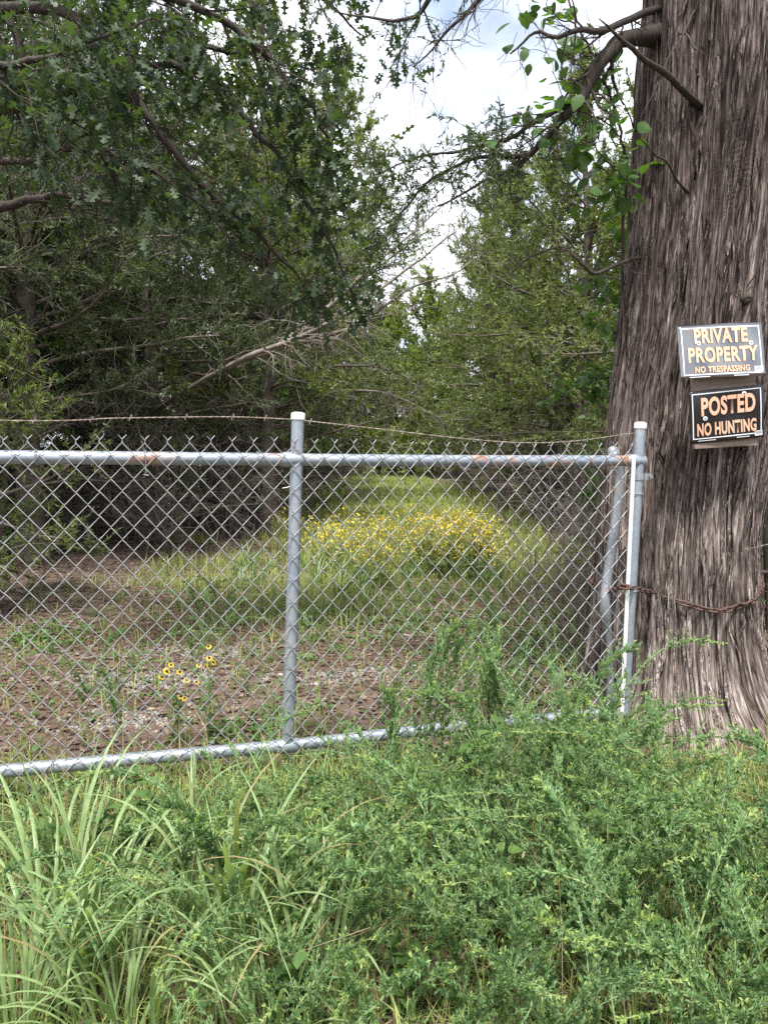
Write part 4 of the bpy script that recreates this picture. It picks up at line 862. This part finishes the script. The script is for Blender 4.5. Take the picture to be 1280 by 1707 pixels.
for k in range(42):
    y = sr.uniform(9.5, 19); x = path_x(y) - sr.uniform(2.3, 2.6 + y * .36)
    o = thing('bare_shrub', 'brown leafless understory shrub on the shaded leaf-littered side', 'shrub', (x, y, float(ground_h(x, y))), 'bare shrubs in the shaded understory', sr.uniform(0, 6), sr.uniform(.8, 1.5)); obj('stems', SH[k % 3], None, o)
for k in range(24):
    y = sr.uniform(9, 30); x = path_x(y) + sr.uniform(2.7, 3.0 + y * .15)
    o = thing('bare_shrub', 'brown leafless shrub under the cedars beyond the brambles', 'shrub', (x, y, float(ground_h(x, y))), 'bare shrubs under the far cedars', sr.uniform(0, 6), sr.uniform(.8, 1.5)); obj('stems', SH[k % 3], None, o)
# ------------------------------------------------------------------ ground cover (uncountable)
r = np.random.default_rng(201)
def pick(n, x0, x1, y0, y1, dens, p=1.0):
    x = r.uniform(x0, x1, n); y = y0 + (y1 - y0) * r.random(n) ** p; k = r.random(n) < dens(x, y); return x[k], y[k]
def blades(buf, x, y, h, wd, lean, m=0, seg=2):
    n = len(x); a = r.uniform(0, 6.28, n); z = ground_h(x, y) - .01; dx, dy = np.cos(a), np.sin(a); ln = lean * r.random(n)
    base = np.stack([x, y, z], -1); sd = np.stack([-dy, dx, 0 * a], -1) * (wd * r.uniform(.6, 1.2, n) / 2)[:, None]; o = np.stack([dx, dy, 0 * a], -1)
    mid = base + o * (h * ln * .3)[:, None] + np.array([0, 0, 1]) * (h * .6)[:, None]; tip = base + o * (h * ln)[:, None] + np.array([0, 0, 1]) * (h * (1 - .35 * ln))[:, None]
    V = np.stack([base - sd, base + sd, mid + sd * .8, mid - sd * .8, tip], 1).reshape(-1, 3); k = np.arange(n) * 5
    buf.add(V, np.stack([k, k + 1, k + 2, k + 3], -1), m); n0 = buf.n
    buf.f.setdefault((3, m), []).append(np.stack([k + 3, k + 2, k + 4], -1) + n0 - n * 5)
b = Buf()
x, y = pick(60000, -3.2, 3.2, 5, 14, lambda x, y: grassd(x, y) * (.35 + .9 * fbm(x * 1.5, y * 1.5, 3, 31))); blades(b, x, y, r.uniform(.07, .25, len(x)) * (.75 + .35 * (y > 8)), .009, .95)
x, y = pick(60000, -5, 5, 12, 46, lambda x, y: grassd(x, y), 1.3); blades(b, x, y, r.uniform(.12, .34, len(x)), .022, .8)
x, y = pick(20000, -2.8, 2.4, 2.6, 7.5, lambda x, y: .16 + .8 * grassd(x, y) * (fbm(x * 2, y * 2, 3, 33) > .47)); blades(b, x, y, r.uniform(.05, .20, len(x)), .006, 1.0)
x, y = pick(26000, -1.6, 1.9, 1.2, 2.9, lambda x, y: .75 + 0 * x); blades(b, x, y, r.uniform(.04, .16, len(x)), .005, 1.0)
kind(obj('grass', b, M['grass']), 'stuff', 'sunlit green grass growing along the track')
# low broad herbs
b = Buf(); herb = [[0, 0, 0], [.4, -.32, .06], [.8, -.22, .02], [1, 0, -.08], [.8, .22, .02], [.4, .32, .06]]
def herbs(x, y, sc_, per=6):
    n = len(x); pos = np.repeat(np.stack([x, y, ground_h(x, y)], -1), per, 0); a = r.uniform(0, 6.28, n * per); el = r.uniform(.1, 1.1, n * per)
    d = np.stack([np.cos(a) * np.cos(el), np.sin(a) * np.cos(el), np.sin(el)], -1); s_ = np.repeat(sc_, per) * r.uniform(.6, 1.2, n * per)
    pos = pos + d * (s_ * r.uniform(.2, 1.3, n * per))[:, None]; pos[:, 2] += .004
    scatter(b, herb, [[0, 1, 2, 3, 4, 5]], pos, frames(nrm(d * [1, 1, .4]), r, None, .35), s_)
x, y = pick(5200, -2.6, 2.2, 2.7, 7, lambda x, y: .16 + .7 * (fbm(x * 1.6, y * 1.6, 3, 35) > .52)); herbs(x, y, r.uniform(.02, .045, len(x)))
x, y = pick(4600, -1.6, 1.9, 1.2, 2.9, lambda x, y: .9 + 0 * x); herbs(x, y, r.uniform(.012, .032, len(x)))
x, y = pick(900, -3, 3, 7, 14, lambda x, y: grassd(x, y)); herbs(x, y, r.uniform(.03, .07, len(x)))
kind(obj('ground_herbs', b, M['herb']), 'stuff', 'low green herbs scattered over the ground')
# fallen leaves, needles, straw, gravel
b = Buf(); lit = [[0, 0, 0], [.3, -.28, .05], [.75, -.2, .0], [1, 0, .05], [.7, .25, .0], [.3, .3, .04]]
def litter(x, y, s0, s1):
    n = len(x); a = r.uniform(0, 6.28, n); d = np.stack([np.cos(a), np.sin(a), r.normal(0, .14, n)], -1)
    scatter(b, lit, [[0, 1, 2, 3, 4, 5]], np.stack([x, y, ground_h(x, y) + r.uniform(.006, .018, n)], -1), frames(d, r, None, .28), r.uniform(s0, s1, n))
x, y = pick(85000, -7, 3.5, 2.7, 11, lambda x, y: np.clip(.85 - grassd(x, y) - .3 * np.exp(-((x + .3) / 1.5) ** 2) * (y < 6.5), .12, 1) * (.3 + fbm(x, y, 3, 37)), 1.0); litter(x, y, .018, .05)
x, y = pick(7000, -12, 7, 10, 22, lambda x, y: np.clip(.8 - grassd(x, y), 0, 1)); litter(x, y, .06, .13)
x, y = pick(2500, -2.2, 2.4, .6, 2.9, lambda x, y: .5 + 0 * x); litter(x, y, .015, .05)
kind(obj('leaf_litter', b, M['litter']), 'stuff', 'brown fallen leaves covering the shaded ground')
b = Buf()
def needles(x, y, h, wd):
    n = len(x); a = r.uniform(0, 6.28, n); d = np.stack([np.cos(a), np.sin(a), r.normal(0, .12, n)], -1)
    scatter(b, [[0, -.5, 0], [.5, -.5, .04], [1, 0, 0], [.5, .5, .04]], [[0, 1, 2, 3]], np.stack([x, y, ground_h(x, y) + r.uniform(.006, .024, n)], -1), frames(d, r, None, .6), np.stack([h, wd * np.ones(n), h], -1))
x, y = pick(46000, -2.4, 2.6, 2.7, 7.5, lambda x, y: .25 + .75 * (fbm(x * 1.3, y * 1.3, 3, 39) > .45)); needles(x, y, r.uniform(.03, .09, len(x)), .0035)
kind(obj('needle_litter', b, M['needle']), 'stuff', 'reddish brown needle litter on the track')
b = Buf(); x, y = pick(9000, -2.2, 2.4, .6, 3.1, lambda x, y: .25 + .75 * (fbm(x * 2, y * 2, 3, 41) > .5)); needles(x, y, r.uniform(.05, .18, len(x)), .003)
x, y = pick(7000, -1, 3, 5, 9, lambda x, y: .2 + .6 * (fbm(x * 2, y * 2, 3, 43) > .5)); needles(x, y, r.uniform(.06, .2, len(x)), .004)
x, y = pick(420, -1.2, 1.6, 1.5, 2.9, lambda x, y: 1 + 0 * x); blades(b, x, y, r.uniform(.15, .5, len(x)), .003, .9)
kind(obj('dead_straw', b, M['straw']), 'stuff', 'pale dead straw lying between the weeds')
b = Buf(); t_ = (1 + 5 ** .5) / 2; iv = np.array([[-1, t_, 0], [1, t_, 0], [-1, -t_, 0], [1, -t_, 0], [0, -1, t_], [0, 1, t_], [0, -1, -t_], [0, 1, -t_], [t_, 0, -1], [t_, 0, 1], [-t_, 0, -1], [-t_, 0, 1]]) / 1.9
if_ = [[0, 11, 5], [0, 5, 1], [0, 1, 7], [0, 7, 10], [0, 10, 11], [1, 5, 9], [5, 11, 4], [11, 10, 2], [10, 7, 6], [7, 1, 8], [3, 9, 4], [3, 4, 2], [3, 2, 6], [3, 6, 8], [3, 8, 9], [4, 9, 5], [2, 4, 11], [6, 2, 10], [8, 6, 7], [9, 8, 1]]
gx, gy = [], []
for cx_, cy_, rd in GRAV:
    k = int(1150 * rd); gx.append(cx_ + r.normal(0, rd * .55, k)); gy.append(cy_ + r.normal(0, rd * .28, k))
gx = np.concatenate(gx); gy = np.concatenate(gy); n_ = len(gx); ss = r.uniform(.004, .013, n_) * (1 + (r.random(n_) < .05))
fr3 = frames(r.normal(size=(n_, 3)) * [1, 1, .2], r, None, .4)
scatter(b, iv * [1, .75, .6], if_, np.stack([gx, gy, ground_h(gx, gy) + ss * .25], -1), fr3, ss)
kind(obj('gravel', b, M['stone']), 'stuff', 'pale grey gravel showing through the track surface')
# fallen sticks
sk = [(-1.9, 4.6, .5, .1), (-2.2, 5.4, .7, 2.9), (-.5, 5.2, .4, .5), (.9, 5.6, .6, 2.4), (-1.6, 7.0, .9, .3)]
for x, y, ln, a in sk:
    b = Buf(); z = float(ground_h(x, y)) + .012; q = wiggle([[0, 0, 0], [ln * .5 * math.cos(a), ln * .5 * math.sin(a), .01], [ln * math.cos(a), ln * math.sin(a), 0]], 14, .012, int(ln * 100)); tube(b, q, np.linspace(.009, .004, 14), 6)
    o = obj('fallen_stick', b, M['twig_grey'], None, True); o.location = (x, y, z); tag(o, 'thin grey stick lying on the ground inside the gate', 'stick', 'sticks on the ground')

# ------------------------------------------------------------------ feathery weeds
def weed_meshes(seed, h, nst, lean):
    q_ = np.random.default_rng(seed); sb = Buf(); fb = Buf(); lines = []
    for k in range(nst):
        a = q_.uniform(0, 6.28); ln = lean * q_.uniform(.25, 1.0); hh = h * q_.uniform(.6, 1.1); s_ = np.array([q_.normal(0, .03), q_.normal(0, .03), -.03]); o = np.array([math.cos(a), math.sin(a), 0])
        p = wiggle([s_, s_ + o * hh * ln * .25 + [0, 0, hh * .45], s_ + o * hh * ln * .65 + [0, 0, hh * .8], s_ + o * hh * ln * 1.1 + [0, 0, hh * (1 - .22 * ln)]], 20, .005, int(q_.integers(1e9)))
        tube(sb, p, np.linspace(.0028, .0010, 20), 4); lines.append((p, 1.0))
        for c in range(int(24 * hh / .5)):      # short side shoots held close to the stem
            i0 = int(q_.integers(4, 18)); t = nrm(p[i0 + 1] - p[i0]); d = nrm(t * .75 + nrm(q_.normal(size=3)) * .62 + [0, 0, .08]); Ls = q_.uniform(.04, .10) * (1.2 - .05 * i0) * hh / .5
            s2 = wiggle([p[i0], p[i0] + d * Ls * .5, p[i0] + d * Ls + [0, 0, .010]], 8, .002, int(q_.integers(1e9))); tube(sb, s2, np.linspace(.0013, .0006, 8), 3); lines.append((s2, .9))
    acc = {0: ([], [], []), 1: ([], [], [])}
    for p, f in lines:
        L_ = np.sum(np.linalg.norm(np.diff(p, axis=0), axis=1)); n = int(L_ / .0078) * 3 + 5; n0 = len(p)
        u_ = (.20 if f == 1 else .05) + ((.80 if f == 1 else .95)) * q_.random(n); ff = u_ * (n0 - 1.001); i0 = ff.astype(int); b0 = p[i0] + (p[i0 + 1] - p[i0]) * (ff - i0)[:, None]; t = nrm(p[i0 + 1] - p[i0])
        dr = nrm(t * .95 + q_.normal(size=(n, 3)) * .45 + [0, 0, .12]); sz = .0178 * f * (1 - .35 * u_) * q_.uniform(.7, 1.3, n)
        tip = (u_ > (.80 if f == 1 else .86)) if q_.random() < .75 else np.zeros(n, bool)
        for g_, mk in ((0, ~tip), (1, tip)): acc[g_][0].append(b0[mk]); acc[g_][1].append(dr[mk]); acc[g_][2].append(sz[mk])
    for g_ in (0, 1):
        pos, dr, sz = [np.concatenate(v) for v in acc[g_]]
        scatter(fb, [[0, 0, 0], [.55, -.175, .03], [1, 0, 0], [.55, .175, .03]], [[0, 1, 2, 3]], pos, frames(dr, q_, None, .6), sz, g_)
    sm = sb.mesh('stems', smooth=True); sm.materials.append(M['stem_green']); fm_ = fb.mesh('leaves'); fm_.materials.append(M['weed']); fm_.materials.append(M['weed_tip']); return sm, fm_
WD = [weed_meshes(301 + k, h, n, ln) for k, (h, n, ln) in enumerate([(.60, 5, 1.0), (.66, 5, 1.3), (.58, 6, 1.1), (.62, 4, .8), (.60, 6, 1.4), (.62, 5, 1.1), (.72, 4, .3)])]
def weed(x, y, v, s, rz, label, group):
    o = thing('feathery_weed', label, 'weed', (x, y, float(ground_h(x, y))), group, rz, s); obj('stems', WD[v][0], None, o); kind(obj('leaves', WD[v][1], None, o), 'stuff'); return o
wr_ = np.random.default_rng(55); done = []
tries = 0
while len(done) < 135 and tries < 8000:
    tries += 1
    x = wr_.uniform(-1.35, 2.0); y = wr_.uniform(1.25, 3.05); gy_ = GA[1] + (x - GA[0]) * (GB[1] - GA[1]) / (GB[0] - GA[0])
    if y > gy_ - .10 or abs(x) > .52 * y + .25: continue
    pr = np.interp(x / y, [-.52, -.12, .0, .1], [.03, .05, .5, 1.0]) if y < 2.1 else np.interp(x, [-1.3, -.4, .1], [.6, .7, 1.0])
    if wr_.random() > pr or any((x - a) ** 2 + (y - c) ** 2 < .12 ** 2 for a, c in done): continue
    if (x - 1.40) ** 2 + (y - 3.2) ** 2 < .2: continue
    done.append((x, y)); ppx = 640 + FPX * x / y; hmax = (CAMZ - np.interp(ppx, [0, 480, 800, 900, 1050, 1100, 1300], [.44, .41, .38, .335, .34, .42, .43]) * y - float(ground_h(x, y))); bmp = .62 + .75 * float(vn(x * 2.6, y * 2.6, 91)); hs = min(np.interp(y, [1.0, 1.6, 3.0], [.60, .85, .95]) * wr_.uniform(.75, 1.15), hmax / .55 * wr_.uniform(.8, 1.05)) * bmp; hs = max(hs, .2)
    lb_ = (('feathery green weed growing before the roots of the old cedar', 'feathery weeds before the cedar roots') if ppx > 1050 else ('feathery green weed growing close along the foot of the gate', 'feathery weeds along the gate foot') if y > gy_ - .45
           else ('feathery green weed mixed among the pale long-bladed grass clumps', 'feathery weeds among the grass clumps') if x < -.05 else ('feathery green weed out in the thick growth away from gate, roots and grass clumps', 'feathery weeds in the thick growth'))
    weed(x, y, int(wr_.integers(6)), hs, wr_.uniform(0, 6.28), *lb_)
for x, y, s in ((.17, 2.78, 1.08), (.30, 2.72, .85), (.42, 2.80, .95), (.05, 2.70, .7)):
    weed(x, y, 6, s, x * 9, 'tall feathery weed standing up against the gate mesh towards the old cedar', 'tall weeds against the gate')
for k, (x, y, s) in enumerate(((.45, 2.52, 1.0), (.64, 2.62, .95), (.80, 2.64, .72), (.30, 2.25, .95), (.56, 2.18, .85), (.78, 2.10, .85), (.12, 2.05, .8), (.98, 2.3, .75), (.40, 1.75, .8), (.68, 1.7, .75))):
    weed(x, y, (0, 1, 3, 5)[k % 4], s, k * 1.9, 'bushy feathery weed rising above its neighbours in front of the gate', 'taller weeds rising over the growth')
for k in range(46):
    y = wr_.uniform(3.2, 8.5); x = wr_.uniform(-1.8, 1.3) if k % 3 else wr_.uniform(.0, 1.2)
    if y > 4 and abs(x) > 2: continue
    weed(x, y, int(wr_.integers(6)), wr_.uniform(.35, .75), wr_.uniform(0, 6), 'small feathery weed sprouting from the track inside the gate', 'small weeds inside the gate')

def forb_meshes(seed):
    q_ = np.random.default_rng(seed); sb = Buf(); fb = Buf()
    for k in range(3):
        a = q_.uniform(0, 6.28); p = wiggle([[0, 0, -.02], [.03 * math.cos(a), .03 * math.sin(a), .12], [.09 * math.cos(a), .09 * math.sin(a), q_.uniform(.2, .3)]], 10, .004, int(q_.integers(1e9))); tube(sb, p, np.linspace(.0025, .001, 10), 4)
        ii_ = q_.integers(2, 10, 9); d = nrm(q_.normal(size=(9, 3)) * [1, 1, .3] + [0, 0, .25]); scatter(fb, lv2, lf2, p[ii_], frames(d, q_, None, .3), q_.uniform(.03, .06, 9))
    sm = sb.mesh('stems', smooth=True); sm.materials.append(M['stem_green']); fm_ = fb.mesh('leaves'); fm_.materials.append(M['herb']); return sm, fm_
FB = [forb_meshes(351 + k) for k in range(3)]
for k in range(20):
    y = wr_.uniform(1.55, 2.6); x = wr_.uniform(-.45, .5) * y; o = thing('broadleaf_forb', 'small weed with rounded broad leaves poking out between the feathery weeds', 'weed', (x, y, float(ground_h(x, y))), 'broad-leaved weeds before the gate', k * 1.1, wr_.uniform(.8, 1.3))
    obj('stems', FB[k % 3][0], None, o); kind(obj('leaves', FB[k % 3][1], None, o), 'stuff')
# ------------------------------------------------------------------ long-bladed grass clumps
def blade_mesh(ln, bend, wd, seed):
    q_ = np.random.default_rng(seed); n = 12; t = np.linspace(0, 1, n); ang_ = bend * t ** 1.6; dx = np.concatenate([[0], np.cumsum(np.sin(ang_[:-1]) * ln / (n - 1))]); dz = np.concatenate([[0], np.cumsum(np.cos(ang_[:-1]) * ln / (n - 1))])
    w_ = wd * np.minimum(1, .45 + 1.6 * t) * np.minimum(1, (1 - t) * 2.6 + .02); tw = .5 * q_.normal() * t; c = np.stack([dx, .02 * np.sin(t * 3 + seed), dz], -1)
    sd = np.stack([.15 * np.sin(tw), np.cos(tw), 0 * t], -1); fold = np.stack([-np.cos(ang_), 0 * t, np.sin(ang_)], -1) * .22
    V = np.concatenate([c - sd * w_[:, None] / 2, c + fold * w_[:, None], c + sd * w_[:, None] / 2]); i = np.arange(n - 1); b = Buf()
    b.add(V, np.concatenate([np.stack([i, i + 1, n + i + 1, n + i], -1), np.stack([n + i, n + i + 1, 2 * n + i + 1, 2 * n + i], -1)])); me = b.mesh('blade', smooth=True); me.materials.append(M['blade']); return me
BL = [blade_mesh(*a) for a in ((.62, 1.0, .014, 1), (.55, 1.7, .0125, 2), (.68, 2.1, .0145, 3), (.60, .45, .0135, 4), (.50, 2.5, .012, 5), (.40, 1.3, .010, 6), (.64, 1.5, .0145, 7), (.66, 2.6, .013, 8), (.55, 2.0, .0115, 9))]
def clump(x, y, n, s, label, seed, up=.0, group=None):
    q_ = np.random.default_rng(seed); o = thing('grass_clump', label, 'grass', (x, y, float(ground_h(x, y)) - .01), group)
    for k in range(n):
        a = q_.uniform(0, 6.28); rad = .045 * q_.random() * (1 + n / 40); o2 = obj('blade', BL[int(q_.integers(len(BL)))], None, o); o2.location = (rad * math.cos(a), rad * math.sin(a), 0)
        o2.rotation_euler = (q_.normal(0, .09), q_.normal(.12, .16) - up, a + q_.normal(0, .4)); sc_ = s * q_.uniform(.6, 1.12); o2.scale = (sc_, sc_, sc_)
    return o
CL = [(-.74, 1.80, 60, .95, 'dense arching pale grass clump with stiff upright centre beside a small ferny plant'), (-.38, 1.78, 60, .95, 'wide-spreading clump of long pale arching grass blades'), (-.13, 1.68, 18, .95, 'sparse upright tuft of a few tall pale grass blades'),
      (-.92, 2.05, 30, .85, 'grass clump with stiff blades poking up over the bottom rail'), (-.56, 1.56, 44, .80, 'low sprawling grass clump before the denser arching ones'), (-.27, 2.15, 16, .7, 'slim grass clump half hidden among feathery weeds'),
      (.36, 2.0, 10, .62, 'small grass tuft buried in the feathery weeds'), (-.80, 1.56, 40, .80, 'drooping grass clump at the edge of the verge'), (-.60, 2.25, 18, .72, 'thin grass clump just in front of the bottom rail'), (-.25, 1.52, 40, .72, 'low arching grass clump beside the sparse upright tuft')]
for k, (x, y, n, s, lb_) in enumerate(CL): clump(x, y, n, s, lb_, 600 + k)
for k in range(16):
    y = wr_.uniform(6.2, 8.5); x = wr_.uniform(-1.6, .3); clump(x, y, 16, wr_.uniform(.5, .8), 'tuft of green grass on the track between gate and flowers', 640 + k, group='grass tufts on the track')
# small ferny plant
fx, fy = -.68, 1.62; fb_ = np.array([fx, fy, float(ground_h(fx, fy))]); fern = thing('ferny_plant', 'small light green plant with ladder-like ferny leaflets among the grass', 'plant', fb_)
fr_ = np.random.default_rng(71)
for k in range(7):
    a = k * .9 + .3; q = smoothline([fb_, fb_ + [.03 * math.cos(a), .03 * math.sin(a), .16], fb_ + [.10 * math.cos(a), .10 * math.sin(a), .25 + .02 * k], fb_ + [.20 * math.cos(a), .20 * math.sin(a), .27 + .02 * k]], 26)
    b = Buf(); tube(b, q, np.linspace(.0016, .0007, 26), 4); fo_ = obj('frond', b, M['stem_green'], fern, True, fb_)
    b = Buf(); pp = np.repeat(q[9:], 2, 0); tt = np.repeat(nrm(np.gradient(q, axis=0))[9:], 2, 0); sdv = nrm(np.cross(tt, [0, 0, 1.0])); sg = np.where(np.arange(len(pp)) % 2, 1, -1)[:, None]; d = nrm(sdv * sg + tt * .3)
    scatter(b, [[0, 0, 0], [.5, -.16, 0], [1, 0, 0], [.5, .16, 0]], [[0, 1, 2, 3]], pp, frames(d, fr_, None, .15), np.linspace(.034, .016, len(pp))); kind(obj('leaflets', b, M['weed'], fo_, False, fb_), 'stuff')
# ------------------------------------------------------------------ black-eyed flowers inside the gate
pet = Buf(); a = np.arange(11) * 2 * math.pi / 11; dpt = np.stack([np.cos(a), np.sin(a), -.12 + 0 * a], -1)
scatter(pet, [[.28, -.06, 0], [.6, -.15, 0], [1, -.06, -.05], [1, .06, -.05], [.6, .15, 0], [.28, .06, 0]], [[0, 1, 2, 3, 4, 5]], np.zeros((11, 3)), frames(dpt, np.random.default_rng(1), None, .08), np.full(11, .0165)); pm = pet.mesh('petals'); pm.materials.append(M['yellow'])
co_ = Buf(); tube(co_, [[0, 0, -.003], [0, 0, .002], [0, 0, .006], [0, 0, .008]], [.004, .0062, .0045, .001], 9); cm = co_.mesh('cone', smooth=True); cm.materials.append(M['cone'])
FL = [(285.5, 1108), (278, 1119), (270, 1129), (300, 1120), (332, 1109), (348, 1110), (349, 1097), (348, 1078), (356, 1104), (328, 1137), (311, 1134), (302, 1161), (308, 1164)]
for gi, (idx, Yp, lb_) in enumerate((((0, 1, 2, 3, 10, 11, 12), 3.12, 'yellow black-eyed daisy plant with seven blooms beside the six-bloomed one'), ((4, 5, 6, 7, 8, 9), 3.2, 'yellow black-eyed daisy plant with six blooms inside the gate'))):
    pts = [P(*FL[k], Yp + .05 * math.sin(k * 2)) for k in idx]; c = np.mean(pts, 0); fb_ = np.array([c[0], c[1], float(ground_h(c[0], c[1]))]); t = thing('daisy_plant', lb_, 'flower', fb_); q_ = np.random.default_rng(80 + gi)
    sb = Buf(); lfb = Buf()
    for q in pts:
        ln_ = wiggle([fb_ + [q_.normal(0, .02), q_.normal(0, .02), 0], (fb_ + q) / 2 + [0, 0, .02], q], 10, .005, int(q_.integers(1e9))); tube(sb, ln_, .0016, 4)
        n = 6; k = q_.integers(0, 7, n); d = nrm(q_.normal(size=(n, 3)) * [1, 1, .3] + [0, 0, .6]); scatter(lfb, herb, [[0, 1, 2, 3, 4, 5]], ln_[k], frames(d, q_, None, .3), q_.uniform(.02, .042, n))
    obj('stems', sb, M['stem_green'], t, True, fb_); obj('leaves', lfb, M['herb'], t, False, fb_)
    for q in pts:
        o = obj('petals', pm, None, t); o.location = tuple(q - fb_); o.rotation_euler = (q_.uniform(.3, .9), q_.normal(0, .3), q_.uniform(0, 1)); s_ = q_.uniform(.8, 1.1); o.scale = (s_, s_, s_); obj('cone', cm, None, o)
# ------------------------------------------------------------------ yellow flower drift on the track
def drift_meshes(seed):
    q_ = np.random.default_rng(seed); sb = Buf(); fb = Buf(); lb = Buf(); N = 20; s_ = q_.normal(size=(N, 3)) * [.07, .07, 0]; d = nrm(q_.normal(size=(N, 3)) * [.28, .28, 0] + [0, 0, 1]); L_ = q_.uniform(.35, .62, N)[:, None]
    Pq = np.stack([s_, s_ + d * L_ * .5, s_ + d * L_ + q_.normal(size=(N, 3)) * .04], 1); sb.add(*tubes(Pq, np.array([.0025, .002, .0014])[None].repeat(N, 0), 3))
    tips = np.repeat(Pq[:, 2], 6, 0) + q_.normal(size=(N * 6, 3)) * [.06, .06, .05]; st = np.repeat(Pq[:, 1] * .4 + Pq[:, 2] * .6, 6, 0); sb.add(*tubes(np.stack([st, (st + tips) / 2, tips], 1), np.full((N * 6, 3), .0012), 3))
    a = np.arange(8) * math.pi / 4; disc = np.stack([np.cos(a) * np.where(np.arange(8) % 2, .75, 1), np.sin(a) * np.where(np.arange(8) % 2, .75, 1), 0 * a], -1)
    up = nrm(q_.normal(size=(N * 6, 3)) * .5 + [0, -.35, .8]); xx = nrm(np.cross(up, q_.normal(size=(N * 6, 3)))); fm = np.stack([xx, np.cross(up, xx), up], -1)
    scatter(fb, disc, [list(range(8))], tips, fm, q_.uniform(.0085, .0145, N * 6))
    n = N * 14; bi = q_.integers(0, N, n); f = q_.random((n, 1)); pos = Pq[bi, 0] + (Pq[bi, 2] - Pq[bi, 0]) * f; scatter(lb, [[0, -.08, 0], [.5, -.09, .03], [1, 0, 0], [.5, .09, .03]], [[0, 1, 2, 3]], pos, frames(nrm(q_.normal(size=(n, 3)) + [0, 0, .7]), q_, None, .5), q_.uniform(.05, .12, n))
    out = []
    for nm, bb, mt in (('stems', sb, 'stem_green'), ('leaves', lb, 'grass'), ('blooms', fb, 'yellow')):
        me = bb.mesh(nm); me.materials.append(M[mt]); out.append(me)
    return out
DR = [drift_meshes(701 + k) for k in range(3)]; q_ = np.random.default_rng(77)
for k in range(72):
    if k < 50: y = q_.uniform(7.5, 9.4); x = (q_.normal(758, 38) - 640) / FPX * y
    else: y = q_.uniform(7.2, 10.5); x = (q_.normal(620, 70) - 640) / FPX * y
    o = thing('yellow_wildflower', 'bushy wildflower plant dotted with small yellow blooms on the sunny track', 'flower', (x, y, float(ground_h(x, y))), 'yellow wildflowers on the track', q_.uniform(0, 6), q_.uniform(.75, 1.05))
    for me in DR[k % 3]: kind(obj(me.name.split('.')[0], me, None, o), 'stuff')
